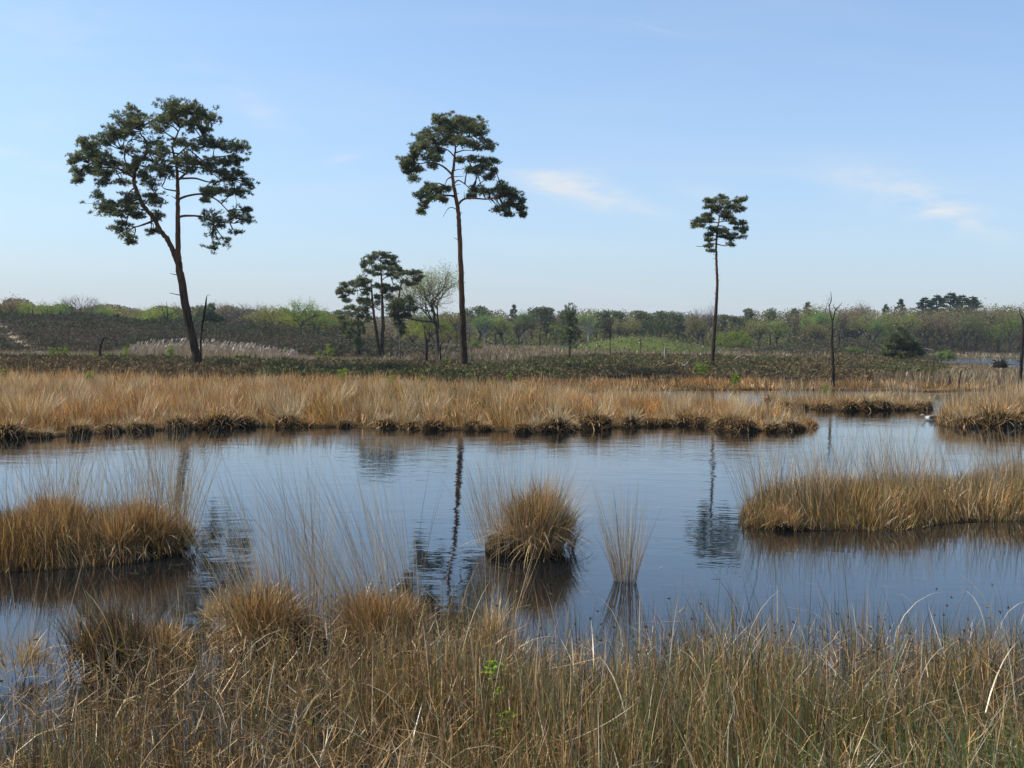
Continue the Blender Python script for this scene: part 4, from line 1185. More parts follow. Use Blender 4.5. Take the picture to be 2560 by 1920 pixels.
# px, py of the top, kind, distance, width factor
FAR = [(-40, 742, 'green_oak', 165, 1.2), (15, 741, 'olive_tree', 165, 1.2), (48, 738, 'bronze_oak', 166, 1.1), (85, 752, 'green_oak', 164, 1.1), (120, 752, 'green_oak', 160, 1.1), (155, 758, 'green_birch', 165, 1.1),
       (197, 728, 'bare_tree', 168, 1.15), (232, 763, 'olive_tree', 165, 1.2), (252, 758, 'green_birch', 160, 1.0), (285, 763, 'green_oak', 166, 1.2), (318, 767, 'bronze_oak', 165, 1.2), (345, 767, 'green_oak', 166, 1.2), (378, 762, 'olive_tree', 164, 1.2),
       (412, 764, 'green_oak', 160, 1.2), (440, 753, 'olive_tree', 166, 1.2), (482, 759, 'bare_tree', 170, 1.2), (520, 760, 'bronze_oak', 172, 1.2), (552, 751, 'bronze_oak', 168, 1.2), (590, 752, 'bare_tree', 160, 1.0), (622, 749, 'bare_tree', 162, 1.1),
       (655, 757, 'olive_tree', 158, 1.2), (692, 762, 'green_oak', 150, 1.2), (748, 746, 'green_oak', 136, 1.35), (790, 768, 'green_oak', 140, 1.2), (822, 782, 'green_oak', 150, 1.2), (842, 774, 'far_pine', 190, 1.3), (862, 775, 'far_pine', 192, 1.2),
       (990, 790, 'olive_tree', 150, 1.2), (1035, 800, 'green_oak', 118, 1.1), (1066, 770, 'green_oak', 120, 1.1), (1090, 776, 'olive_tree', 150, 1.1), (1120, 776, 'bare_tree', 190, 1.2), (1145, 775, 'green_oak', 150, 0.9),
       (1176, 770, 'far_pine', 215, 1.1), (1200, 764, 'far_pine', 218, 1.2), (1216, 772, 'far_pine', 216, 1.1), (1185, 792, 'green_birch', 180, 1.3), (1215, 786, 'green_birch', 178, 1.2), (1240, 778, 'olive_tree', 185, 1.1), (1262, 782, 'green_birch', 182, 1.2),
       (1285, 758, 'spruce', 225, 1.2), (1296, 780, 'olive_tree', 188, 1.1), (1312, 777, 'green_birch', 190, 1.1), (1328, 770, 'far_pine', 205, 1.2), (1352, 766, 'far_pine', 202, 1.3), (1368, 768, 'far_pine', 206, 1.1), (1390, 775, 'bare_tree', 220, 1.1),
       (1408, 775, 'far_pine', 200, 1.2), (1458, 780, 'bare_tree', 215, 1.0), (1476, 778, 'green_birch', 190, 1.2), (1492, 779, 'far_pine', 205, 1.1), (1512, 776, 'far_pine', 204, 1.1), (1548, 777, 'far_pine', 203, 1.2), (1562, 784, 'olive_tree', 195, 1.0),
       (1592, 775, 'far_pine', 198, 1.4), (1612, 779, 'far_pine', 204, 1.1), (1632, 781, 'far_pine', 206, 1.1), (1655, 776, 'far_pine', 196, 1.4), (1676, 779, 'far_pine', 205, 1.1), (1697, 779, 'far_pine', 206, 1.2), (1722, 782, 'bare_tree', 215, 1.2),
       (1762, 754, 'bare_tree', 188, 0.8), (1745, 786, 'olive_tree', 180, 1.1), (1805, 785, 'far_pine', 208, 1.2), (1835, 788, 'far_pine', 206, 1.2), (1858, 792, 'far_pine', 205, 1.1), (1876, 770, 'far_pine', 200, 1.0), (1898, 792, 'olive_tree', 195, 1.2),
       (1925, 772, 'far_pine', 200, 1.2), (1948, 790, 'green_birch', 195, 1.2), (1964, 777, 'bare_tree', 212, 1.1), (1986, 770, 'far_pine', 214, 1.0), (2005, 780, 'green_birch', 195, 1.2), (2020, 752, 'spruce', 216, 1.3), (2030, 768, 'green_birch', 200, 1.3),
       (2056, 750, 'bronze_oak', 212, 1.35), (2075, 800, 'olive_tree', 190, 1.2), (2098, 775, 'bare_tree', 205, 1.2), (2122, 753, 'bronze_oak', 210, 1.3), (2150, 756, 'bare_tree', 212, 1.3), (2178, 776, 'olive_tree', 205, 1.2), (2180, 790, 'green_birch', 200, 0.9),
       (2205, 770, 'bronze_oak', 215, 1.2), (2216, 757, 'spruce', 235, 1.0), (2252, 744, 'spruce', 232, 1.3), (2236, 770, 'bronze_oak', 222, 1.2), (2266, 782, 'green_oak', 212, 1.1), (2292, 772, 'bronze_oak', 222, 1.2), (2315, 740, 'spruce', 245, 1.9),
       (2342, 734, 'spruce', 243, 1.9), (2376, 728, 'spruce', 242, 1.9), (2408, 734, 'spruce', 244, 1.9), (2432, 738, 'spruce', 246, 1.9), (2318, 774, 'bronze_oak', 220, 1.2), (2345, 774, 'bare_tree', 222, 1.2), (2385, 764, 'bronze_oak', 224, 1.3),
       (2412, 778, 'olive_tree', 216, 1.2), (2440, 752, 'bronze_oak', 226, 1.4), (2470, 768, 'bare_tree', 220, 1.2), (2500, 764, 'bronze_oak', 222, 1.3), (2528, 784, 'green_oak', 214, 1.2), (2548, 758, 'olive_tree', 224, 1.2), (2580, 756, 'green_oak', 226, 1.2)]
SECT = [(455, 'behind the heather hill'), (850, 'leaning pine to pine clump'), (1160, 'left of middle pine'), (1790, 'middle to slender pine'), (2080, 'slender pine to forked snag'), (9999, 'right of forked snag')]
cnt = {}
for idx, (px, py, kd, Y, wf) in enumerate(sorted(FAR)):
    sec = next(k for k, q in enumerate(SECT) if px < q[0])
    cnt[(sec, kd)] = cnt.get((sec, kd), 0) + 1
tot = dict(cnt); cnt = {}
rr = random.Random(5)
for idx, (px, py, kd, Y, wf) in enumerate(sorted(FAR)):
    sec = next(k for k, q in enumerate(SECT) if px < q[0])
    k = cnt.get((sec, kd), 0); cnt[(sec, kd)] = k + 1
    top = atY(px, py, Y); gz = float(ground_z(top[0], Y))
    sc_ = (top[2] - gz) / 10.0
    root = empty(NAME[kd], (top[0], Y, gz - 0.1))
    root.scale = (sc_ * wf, sc_ * wf, sc_ * 1.01); root.rotation_euler = (0, 0, rr.uniform(0, 6.28))
    if tot[(sec, kd)] == 1:
        lab = f"only {LOOK[kd]} in far wood, {SECT[sec][1]}"
    else:
        lab = f"{ORD[k]} {LOOK[kd]} from left in far wood, {SECT[sec][1]}"
    tag(root, lab, 'tree', 'trees of the far wood')
    wmesh, lmesh = KINDS[kd][rr.randrange(len(KINDS[kd]))]
    link('trunk', wmesh, root)
    c = link('crown', lmesh, root); c['kind'] = 'stuff'

# the thicket and the further trees that fill the wood behind (reads as one mass)
g = Geo()
n = 170000
px = rng.uniform(-100, 2680, n); Y = np.where(px < 900, rng.uniform(168, 190, n), rng.uniform(212, 262, n))
tops = np.interp(px, [-100, 60, 200, 400, 560, 800, 900, 1000, 1160, 1400, 1700, 1900, 2000, 2200, 2400, 2700], [754, 748, 764, 762, 758, 778, 786, 788, 772, 770, 776, 776, 766, 764, 760, 758])
x = (px - 1280) / F * Y
gz = ground_z(x, Y)
lump = np.abs(np.sin(px / 13.0 + 7 * vnoise(px, Y, 60, 43) + 0.35 * Y)) ** 0.6                    # rounded crowns side by side, row behind row
ztop = CAM_H + (850 + 0.01396 * (px - 1280) - tops) * Y / F
ztop = gz + (ztop - gz) * (0.70 + 0.30 * lump) * (0.80 + 0.26 * vnoise(px, Y * 0.4, 34, 41))
fz = rng.uniform(0, 1, n) ** 0.75
z = gz + (ztop - gz) * fz
keep_ = rng.uniform(0, 1, n) < np.interp(fz, [0, 0.25, 0.45, 1.0], [0.55, 0.40, 0.85, 1.0])        # fewer leaves at stem height
px, Y, x, gz, z = px[keep_], Y[keep_], x[keep_], gz[keep_], z[keep_]; n = len(px)
pc = np.clip(vnoise(x, Y * 0.5, 4.5, 42) + rng.normal(0, 0.06, n), 0, 0.999)
pal = np.array([[0.20, 0.185, 0.08], [0.20, 0.225, 0.07], [0.23, 0.19, 0.11], [0.12, 0.15, 0.07], [0.29, 0.30, 0.085]])
ci = np.clip((pc * 5).astype(int), 0, 4)
C = pal[ci] * rng.normal(1, 0.2, (n, 1)).clip(0.5, 1.6)
e1 = rng.normal(0, 1, (n, 3)); e1 /= np.linalg.norm(e1, axis=1)[:, None]
e2 = np.cross(e1, rng.normal(0, 1, (n, 3))); e2 /= np.linalg.norm(e2, axis=1)[:, None]
w = rng.uniform(0.10, 0.24, (n, 1))
c0 = np.stack([x, Y, z], -1)
g.add(np.stack([c0 - e1 * w, c0 + e1 * w, c0 + e2 * w * 1.4], 1).reshape(-1, 3), np.arange(3 * n), np.full(n, 3), np.repeat(C, 3, 0))
# brush at stem height between and behind the trunks
n = 80000
px = rng.uniform(-100, 2680, n); Y = np.where(px < 900, rng.uniform(170, 196, n), np.where(px < 2050, rng.uniform(200, 250, n), rng.uniform(228, 275, n)))
x = (px - 1280) / F * Y
leafy = sstep(1100, 1200, px) * (1 - sstep(2050, 2180, px))
z = ground_z(x, Y) + rng.uniform(0, 1, n) ** 1.1 * ((1.6 + 3.2 * vnoise(x, Y, 4, 45)) * (1 - leafy) + (3.0 + 4.0 * vnoise(x, Y, 4, 45)) * leafy)
C = pal[np.clip((vnoise(x, Y, 3.5, 46) * 5).astype(int), 0, 4)] * rng.normal(1, 0.2, (n, 1)).clip(0.5, 1.6)
C = C * (np.array([0.8, 0.72, 0.8]) * (1 - leafy[:, None]) + np.array([0.9, 1.08, 0.85]) * leafy[:, None])
e1 = rng.normal(0, 1, (n, 3)); e1 /= np.linalg.norm(e1, axis=1)[:, None]
e2 = np.cross(e1, rng.normal(0, 1, (n, 3))); e2 /= np.linalg.norm(e2, axis=1)[:, None]
w = rng.uniform(0.12, 0.3, (n, 1)); c0 = np.stack([x, Y, z], -1)
g.add(np.stack([c0 - e1 * w, c0 + e1 * w, c0 + e2 * w * 1.4], 1).reshape(-1, 3), np.arange(3 * n), np.full(n, 3), np.repeat(C, 3, 0))
o = link('far_wood', g.mesh('far_wood', M_LEAF_FAR))
tag(o, 'dense thicket of budding undergrowth filling the far wood', 'woodland', kind='stuff')


def single_tree(name, label, px, py, Y, gwd, glf, bark, leafm, wf=1.0, cat='tree', group=None, H=10.0, rot=0.0):
    top = atY(px, py, Y); gz = float(ground_z(top[0], Y)); k = (top[2] - gz) / H
    root = empty(name, (top[0], Y, gz - 0.05)); root.scale = (k * wf, k * wf, k); root.rotation_euler = (0, 0, rot)
    tag(root, label, cat, group)
    link('trunk', gwd.mesh('trunk', bark, True), root)
    c = link('crown', glf.mesh('crown', leafm), root); c['kind'] = 'stuff'
    return root


# the airy pale-green oak beside the middle pine, and a few trees that stand out in front of the wood
gwd, glf = deciduous(411, 10.0, 0.40, 1.0, 5, (7, 4, 4, 3, 3), 3, 0.06, [(2, (0.30, 0.31, 0.10)), (1, (0.36, 0.34, 0.14)), (1, (0.24, 0.25, 0.08))], up=0.45, trunk_r=0.02, leaf_r=0.02)
single_tree('oak_tree', 'airy oak just breaking into pale green leaf left of the tall middle pine', 1100, 660, 96, gwd, glf, M_BARK_OAK, M_LEAF, 1.05)
gwd, glf = far_pine(433, 10.0, 0.30, 0.2, 1.6)
single_tree('pine_tree', 'dark narrow pine in front of the wood with its thin stem showing', 1424, 760, 76, gwd, glf, M_BARK_PINE, M_NEEDLE, 1.0)
gwd, glf = deciduous(441, 10.0, 0.55, 0.7, 4, (9, 4, 3, 3), 0, 0.1, L_BR, up=0.5, trunk_r=0.012)
for kk in range(1):
    top = atY(1532, 770, 98); gz = float(ground_z(top[0], 98)); k = (top[2] - gz) / 10
    root = empty('bare_tree', (top[0], 98, gz - 0.05)); root.scale = (k * 1.1, k * 1.1, k)
    tag(root, 'bare dark tree with fanned twigs standing in front of the wood', 'tree')
    link('trunk', gwd.mesh('trunk', M_BARK_OAK, True), root)
gwd, glf = deciduous(451, 10.0, 0.15, 1.1, 3, (7, 5, 5), 10, 0.2, [(2, (0.20, 0.25, 0.04)), (1, (0.15, 0.20, 0.035))], up=0.3)
single_tree('willow_bush', 'bright yellow-green bush right of the slender pine', 1825, 824, 150, gwd, glf, M_BARK_OAK, M_LEAF, 1.25, 'bush')
for px, py, Y, lab in [(2133, 866, 118, 'left of two small green bushes right of the forked snag'), (2147, 868, 118, 'right of two small green bushes right of the forked snag'),
                       (2362, 872, 150, 'lone small green bush on the grassy spit in the lake'), (1290, 860, 150, 'bright green bush at the foot of the wood right of middle pine'),
                       (1182, 848, 130, 'rounded green bush just right of the middle pine trunk')]:
    gwd, glf = deciduous(int(px), 10.0, 0.15, 1.0, 3, (7, 5, 5), 9, 0.34, L_GR, up=0.3)
    single_tree('green_bush', lab, px, py, Y, gwd, glf, M_BARK_OAK, M_LEAF, 1.0, 'bush', 'small green bushes')


# ------------------------------------------------------------------ dead trees, stumps and posts
def snag(name, label, Y, org, sc, paths, mat=None, category='dead tree', group=None, ground=True):
    m = Y / F * sc
    W = lambda u, v, dy=0.0: atY(org[0] + u * sc, org[1] + v * sc, Y + dy)
    base = W(*paths[0][0][:2])
    if ground:
        base[2] = float(ground_z(base[0], base[1])) - 0.08
    root = None
    r = np.random.default_rng(int(Y * 10))
    for k, pth in enumerate(paths):
        dy = np.linspace(0, r.uniform(-0.4, 0.4) if k else 0, len(pth))
        pts = [W(p[0], p[1], d_) for p, d_ in zip(pth, dy)]
        if k == 0:
            pts[0] = base
        n = max(6, len(pts) * 4)
        P = catmull(pts, n); R = np.interp(np.linspace(0, 1, n), np.linspace(0, 1, len(pth)), [p[2] * m for p in pth])
        P[1:-1] += r.normal(0, 0.05 * R.mean(), (n - 2, 3))
        g = Geo(); tube(g, P, R, 7 if k == 0 else 5, (0.5, 0.5, 0.5), 0.16)
        mt = pth[0][3] if len(pth[0]) > 3 else (mat or M_DEAD)
        if k == 0:
            root = empty(name, base); tag(root, label, category, group)
        o = link('trunk' if k == 0 else 'branch', g.mesh('trunk', mt, True, base), root if k == 0 else trunk_o)
        if k == 0:
            trunk_o = o
    return root


G_SN = 'dead snags'
snag('dead_snag', 'thin broken dead stem beside the base of the leaning pine', 46.2, (0, 650), 0.2893,
     [[(1738, 885, 9), (1735, 720, 8), (1742, 620, 8), (1752, 540, 9), (1768, 450, 10), (1778, 380, 9), (1784, 318, 4)], [(1783, 322, 3), (1796, 303, 2), (1820, 303, 1.2)], [(1752, 532, 4), (1800, 515, 3.5), (1860, 520, 2.5), (1930, 540, 1.2)],
      [(1745, 620, 3), (1770, 600, 2), (1785, 560, 1)]], group=G_SN)
snag('dead_snag', 'short crooked dead trunk with a pale tip on the left heather bank', 52, (0, 710), 0.1808,
     [[(1390, 1060, 20), (1385, 920, 17), (1405, 820, 14), (1430, 745, 13), (1418, 680, 6), (1425, 645, 2)], [(1388, 935, 9), (1320, 905, 6), (1285, 905, 2)], [(1435, 738, 6), (1540, 755, 4.5), (1640, 778, 1.5)], [(1428, 740, 12, M_BLEACH), (1420, 700, 8), (1410, 670, 3)]], group=G_SN)
snag('dead_snag', 'small leafless forked sapling on the crest of the heather hill', 117, (400, 710), 0.1808,
     [[(100, 500, 8), (100, 360, 6), (90, 240, 2)], [(105, 430, 5), (180, 400, 4), (265, 365, 1.5)], [(85, 480, 6), (35, 360, 4), (25, 255, 1.5)], [(98, 350, 3), (70, 310, 2), (40, 290, 1)]], group=G_SN)
snag('dead_snag', 'dark dead trunk with an upright side shoot between clump and middle pine', 68, (780, 620), 0.1808,
     [[(1580, 1560, 17), (1585, 1350, 17), (1572, 1250, 14), (1555, 1150, 5)], [(1590, 1330, 9), (1625, 1270, 7), (1620, 1150, 5), (1636, 1010, 2)], [(1590, 1370, 6), (1660, 1345, 4), (1720, 1345, 2)], [(1574, 1478, 10), (1520, 1420, 8), (1472, 1375, 4)],
      [(1590, 1480, 5), (1660, 1462, 4), (1710, 1460, 2)], [(1488, 1400, 6, M_BLEACH), (1468, 1370, 3)]], group=G_SN)
snag('dead_snag', 'pale grey dead young tree with drooping arms right of the pine clump', 73, (780, 620), 0.1808,
     [[(1215, 1530, 15), (1215, 1300, 12), (1195, 1150, 8), (1192, 1050, 4)], [(1212, 1310, 6), (1150, 1262, 5), (1108, 1250, 2)], [(1220, 1312, 6), (1290, 1305, 4), (1330, 1335, 2)], [(1208, 1445, 6), (1172, 1412, 4), (1145, 1408, 2)], [(1190, 1120, 4), (1240, 1060, 3), (1270, 1010, 1)]],
     bark_mat('grey_dead_wood', (0.06, 0.052, 0.045), (0.26, 0.24, 0.21), 14, 0.2, 0.6), group=G_SN)
snag('dead_snag', 'small hooked dead stem at the foot of the pale oak', 74, (780, 620), 0.1808,
     [[(1780, 1500, 13), (1775, 1390, 12), (1800, 1305, 9), (1852, 1262, 4)]], group=G_SN)
snag('dead_snag', 'tall dark forked snag standing on the right-hand shore', 47, (1900, 710), 0.1627,
     [[(1128, 1500, 26), (1122, 1300, 24), (1112, 1100, 22), (1104, 950, 19), (1108, 750, 17), (1116, 560, 13)], [(1112, 570, 11), (1082, 450, 9), (1062, 350, 8), (1094, 250, 8), (1088, 118, 3)], [(1118, 565, 10), (1145, 450, 8), (1162, 390, 8), (1210, 350, 7), (1262, 283, 3)],
      [(1160, 392, 7), (1135, 350, 5), (1118, 312, 3)], [(1120, 810, 6), (1200, 795, 5), (1222, 830, 5), (1210, 950, 3.5), (1190, 1030, 2)], [(1096, 905, 5), (1060, 920, 4), (1030, 946, 2)], [(1120, 1050, 8), (1200, 1040, 6), (1260, 1045, 2)], [(1122, 1240, 8), (1190, 1232, 6), (1260, 1226, 2)],
      [(1098, 780, 5, M_BLEACH), (1082, 745, 3)]], group=G_SN)
snag('dead_snag', 'dead leaning trunk at the right edge of the photo', 49, (2200, 710), 0.1627,
     [[(2150, 1510, 28), (2170, 1250, 26), (2186, 950, 22), (2198, 700, 17), (2196, 550, 13), (2160, 470, 8), (2138, 345, 3)], [(2180, 1200, 8), (2120, 1180, 5), (2070, 1150, 2)], [(2180, 1290, 6), (2100, 1270, 2)]], group=G_SN)
for org, pth, lab in [((2200, 710), [(1070, 1520, 14), (1072, 1450, 12), (1076, 1400, 6)], 'short dark upright stump on the right-hand shore, left of two'),
                      ((2200, 710), [(1210, 1520, 13), (1232, 1430, 12), (1248, 1325, 6)], 'leaning dark stump on the right-hand shore, right of two')]:
    snag('tree_stump', lab, 49, org, 0.1627, [pth], None, 'stump', 'stumps on the shore')
snag('tree_stump', 'square-cut grey stump on the heather crest left of the slender pine', 72, (1540, 730), 0.1808, [[(680, 850, 15), (680, 810, 15), (680, 772, 13)], [(690, 850, 5, M_DEAD), (690, 770, 4)]], M_BLEACH, 'stump')  # pale stump with a narrow darker strip down its right side
snag('marker_post', 'thin post with a short crossbar in front of the green mound', 104, (1540, 730), 0.1808, [[(338, 850, 6), (338, 760, 5), (340, 665, 4)], [(318, 668, 5), (356, 666, 5)]], None, 'post')
snag('dead_stick', 'leaning dark stick in the heather right of the middle pine', 58, (1160, 740), 0.1808, [[(458, 900, 7), (445, 840, 6), (436, 785, 3)]], None, 'stick')
for i_, (px, py) in enumerate([(3, 776), (82, 774), (151, 776), (294, 783)]):
    p_ = atY(px, py, 121.5)
    g = Geo(); gz = float(ground_z(p_[0], 121.5))
    tube(g, np.array([[0, 0, -0.2], [0.01, 0, 0.5], [0.0, 0, max(0.6, p_[2] - gz)]]), [0.07, 0.068, 0.06], 6, (0.5, 0.5, 0.5), 0.05)
    o = link('fence_post', g.mesh('fence_post', M_DEAD), None, (p_[0], 121.5, gz))
    tag(o, f'{ORD[i_]} wooden fence post from the left along the hill crest', 'post', 'posts on the hill crest')
for Y, org, sc, pth, lab in [(52, (1540, 730), 0.1808, [(905, 1015, 8), (950, 1012, 9), (980, 985, 7), (1008, 952, 3)], 'bleached curved branch lying in heather left of the slender pine'),
                             (60, (1540, 730), 0.1808, [(1650, 925, 5), (1690, 890, 6), (1715, 892, 6), (1722, 930, 4)], 'bleached arched branch in heather right of the slender pine, left one'),
                             (60, (1540, 730), 0.1808, [(1745, 915, 5), (1775, 908, 7), (1795, 935, 6), (1850, 942, 3)], 'bleached arched branch in heather right of the slender pine, right one'),
                             (45.5, (2200, 950), 0.1085, [(680, 190, 9), (720, 185, 12), (780, 190, 10), (860, 205, 6)], 'pale driftwood branch at the far waterline behind the long islet'),
                             (200, (2200, 710), 0.1627, [(690, 985, 7), (760, 1005, 7), (840, 1032, 5)], 'pale fallen log lying at the edge of the right-hand wood')]:
    m = Y / F * sc
    pts = [atY(org[0] + q[0] * sc, org[1] + q[1] * sc, Y) for q in pth]
    pts = np.array(pts)
    gz = ground_z(pts[:, 0], pts[:, 1]); P = catmull(pts, 14)
    g = Geo(); tube(g, P, np.interp(np.linspace(0, 1, 14), np.linspace(0, 1, len(pth)), [q[2] * m for q in pth]), 6, (0.5, 0.5, 0.5), 0.15)
    o = link('fallen_branch', g.mesh('fallen_branch', M_BLEACH, True, pts[0]), None, tuple(pts[0]))
    tag(o, lab, 'branch', 'bleached fallen branches')

# upturned root plate on the spit before the lake
b0 = atY(2500, 925, 92); b0[2] = float(ground_z(b0[0], 92))
root = empty('root_plate', b0); tag(root, 'dark upturned root plate on the grassy spit in front of the lake', 'root plate')
link('soil_mound', mound_mesh(0.62, 0.4, 0.62, 5, M_PEAT, (16, 8)), root)
r = np.random.default_rng(9)
for k in range(16):
    a = r.uniform(0, 3.14); g = Geo()
    P = catmull([[0, 0, 0.3], [math.cos(a) * 0.45, r.uniform(-.2, .2), 0.3 + 0.4 * math.sin(a)], [math.cos(a) * r.uniform(.6, 1.0), r.uniform(-.3, .3), 0.2 + r.uniform(.5, 1.0) * math.sin(a)]], 6)
    tube(g, P, np.linspace(0.06, 0.015, 6), 5, (0.5, 0.5, 0.5), 0.2)
    link('root', g.mesh('root', M_DEAD), root)


# ------------------------------------------------------------------ birch saplings and small bright bushes on the heath
def sapling_geo(seed, H, leaf, n_leaf, pal, spread=0.32):
    r = np.random.default_rng(seed)
    gs, gl = Geo(), Geo()
    for k in range(4):
        top = np.array([r.normal(0, spread * 0.5), r.normal(0, spread * 0.5), r.uniform(0.7, 1.0)]) * H
        P = catmull([[0, 0, 0], top * 0.5 + r.normal(0, 0.03, 3), top], 6)
        tube(gs, P, np.linspace(0.014, 0.004, 6) * H, 4, (0.5, 0.5, 0.5), 0, False)
        m = n_leaf // 4
        t = r.uniform(0.12, 1.0, (m, 1)); i0 = (t[:, 0] * 4.99).astype(int)
        c = P[i0] + r.normal(0, 1, (m, 3)) * np.array([spread, spread, 0.12]) * H * 0.55 * (1.1 - 0.75 * t)
        e1 = r.normal(0, 1, (m, 3)); e1 /= np.linalg.norm(e1, axis=1)[:, None]
        e2 = np.cross(e1, r.normal(0, 1, (m, 3))); e2 /= np.linalg.norm(e2, axis=1)[:, None]
        w = leaf * r.uniform(0.6, 1.2, (m, 1))
        pc = np.array([q[1] for q in pal])[r.integers(0, len(pal), m)] * r.normal(1, 0.15, (m, 1)).clip(0.6, 1.4)
        gl.add(np.stack([c - e1 * w, c + e2 * w * 0.55, c + e1 * w, c - e2 * w * 0.55], 1).reshape(-1, 3), np.arange(4 * m), np.full(m, 4), np.repeat(pc, 4, 0))
    return gs, gl


L_SAP = [(1, (0.19, 0.28, 0.035)), (1, (0.24, 0.31, 0.05)), (1, (0.14, 0.21, 0.03))]
L_SAP2 = [(1, (0.26, 0.28, 0.06)), (1, (0.2, 0.23, 0.05))]
SAP = [(126, 858, 885, 60, L_SAP, 'bright green birch sapling left of the pale-tipped snag, left of two'), (160, 858, 885, 60, L_SAP, 'bright green birch sapling left of the pale-tipped snag, right of two'),
       (235, 874, 893, 57, L_SAP2, 'low yellow-green sapling just left of the pale-tipped snag'), (272, 873, 892, 57, L_SAP2, 'low yellow-green sapling just right of the pale-tipped snag'),
       (312, 857, 886, 60, L_SAP, 'full bright green sapling between the pale-tipped snag and leaning pine'), (426, 856, 890, 56, L_SAP, 'tall loose green sapling just left of the leaning pine'),
       (62, 782, 795, 116, L_SAP2, 'tiny yellow sapling high on the heather hill, far left'), (181, 822, 836, 104, L_SAP2, 'tiny yellow sapling on the middle of the heather hill'),
       (708, 862, 884, 80, L_SAP, 'small green sapling on reed edge left of the pine clump'), (556, 904, 918, 44, L_SAP2, 'small yellow-green sapling in heather right of the leaning pine'),
       (822, 850, 885, 92, L_SAP2, 'thin yellow-green sapling left of the pine clump'), (792, 868, 884, 90, L_SAP2, 'low sapling at the little pool left of the pine clump'),
       (222, 918, 942, 36, L_SAP, 'small green sapling among grass below the pale-tipped snag'), (10, 915, 932, 38, L_SAP2, 'small green sapling in grass at the left edge'),
       (858, 912, 940, 39, L_SAP, 'green sapling in grass below the little pool'), (975, 928, 950, 38, L_SAP2, 'pointed small sapling in grass left of the middle pine'),
       (1052, 930, 950, 38, L_SAP2, 'small sapling in grass just left of the middle pine'), (1118, 888, 905, 54, L_SAP2, 'yellowish sapling just left of the middle pine trunk'),
       (1480, 905, 920, 50, L_SAP2, 'tiny yellow sapling in the heather of the middle heath'), (1745, 902, 918, 51, L_SAP, 'low green sapling left of the slender pine foot'),
       (1762, 904, 925, 50, L_SAP, 'brightest green sapling at the slender pine foot'), (1838, 925, 940, 47, L_SAP, 'small green sapling in heather right of the slender pine'),
       (1275, 928, 942, 44, L_SAP2, 'tiny green sapling in heather right of the middle pine')]
for k, (px, pt, pb, Y, pal, lab) in enumerate(SAP):
    top = atY(px, pt, Y); gz = float(ground_z(top[0], Y)); H = max(0.5, top[2] - gz)
    gs, gl = sapling_geo(600 + k, 1.0, 0.04 if H > 0.8 else 0.05, 460, pal, 0.26 if H > 0.8 else 0.30)
    root = empty('birch_sapling', (top[0], Y, gz)); root.scale = (H, H, H)
    tag(root, lab, 'sapling', 'birch saplings on the heath')
    link('stem', gs.mesh('stem', M_BARK_OAK), root)
    c = link('leaves', gl.mesh('leaves', M_LEAF), root); c['kind'] = 'stuff'
# the leaning willow on the long islet
b0 = at(2072, 1008); H = 1.0
gs, gl = sapling_geo(777, 1.0, 0.032, 700, [(1, (0.24, 0.27, 0.05)), (1, (0.2, 0.25, 0.04)), (1, (0.3, 0.28, 0.08))], 0.34)
root = empty('willow_sapling', (b0[0], b0[1], 0.05)); root.scale = (0.85, 0.85, 0.80); root.rotation_euler = (0, math.radians(-10), 0)
tag(root, 'yellow-green willow sapling leaning on the long islet below the forked snag', 'sapling')
link('stem', gs.mesh('stem', M_BARK_OAK), root); c = link('leaves', gl.mesh('leaves', M_LEAF), root); c['kind'] = 'stuff'

# ------------------------------------------------------------------ tussocks along the far waterline, each a thing of its own
TV = []
for v in range(6):
    R_ = (0.17, 0.22, 0.27, 0.20, 0.30, 0.24)[v]; h_ = (0.24, 0.27, 0.30, 0.30, 0.32, 0.24)[v]
    g = tussock_blades(R_, h_ * 1.0, 480, 26, 0.55, 0.010, [(3, TAN), (2, RUST), (2, BROWN), (1.2, STRAW), (0.5, OLIVE)] if v % 3 else [(3, PALE), (3, STRAW), (1, TAN), (1, OLIVE)], droop=1.25, skirt=[(0.7, DARKB), (2.4, BROWN), (1.8, RUST), (0.8, TAN), (0.6, OLIVE)])
    TV.append((mound_mesh(R_ * 1.0, R_ * 0.9, h_ * 0.66, 40 + v, M_PEAT, (10, 5)), g.mesh('blades', M_GRASS)))


def place_tussock(x, y, k, label, group, v=None, z=None, rot=None):
    v = random.randrange(6) if v is None else v
    root = empty('grass_tussock', (x, y, 0.0 if z is None else z))
    root.scale = (k, k, k); root.rotation_euler = (0, 0, random.uniform(0, 6.28) if rot is None else rot)
    tag(root, label, 'tussock', group)
    link('mound', TV[v][0], root)
    b = link('blades', TV[v][1], root); b['kind'] = 'stuff'


def along(poly, spacing, jitter):
    P = np.asarray(poly); out_ = []
    seg = np.hypot(*np.diff(P, axis=0).T); L_ = np.concatenate([[0], np.cumsum(seg)])
    s_ = 0.1
    while s_ < L_[-1]:
        out_.append((np.interp(s_, L_, P[:, 0]), np.interp(s_, L_, P[:, 1])))
        s_ += spacing * random.uniform(1 - jitter, 1 + jitter)
    return out_


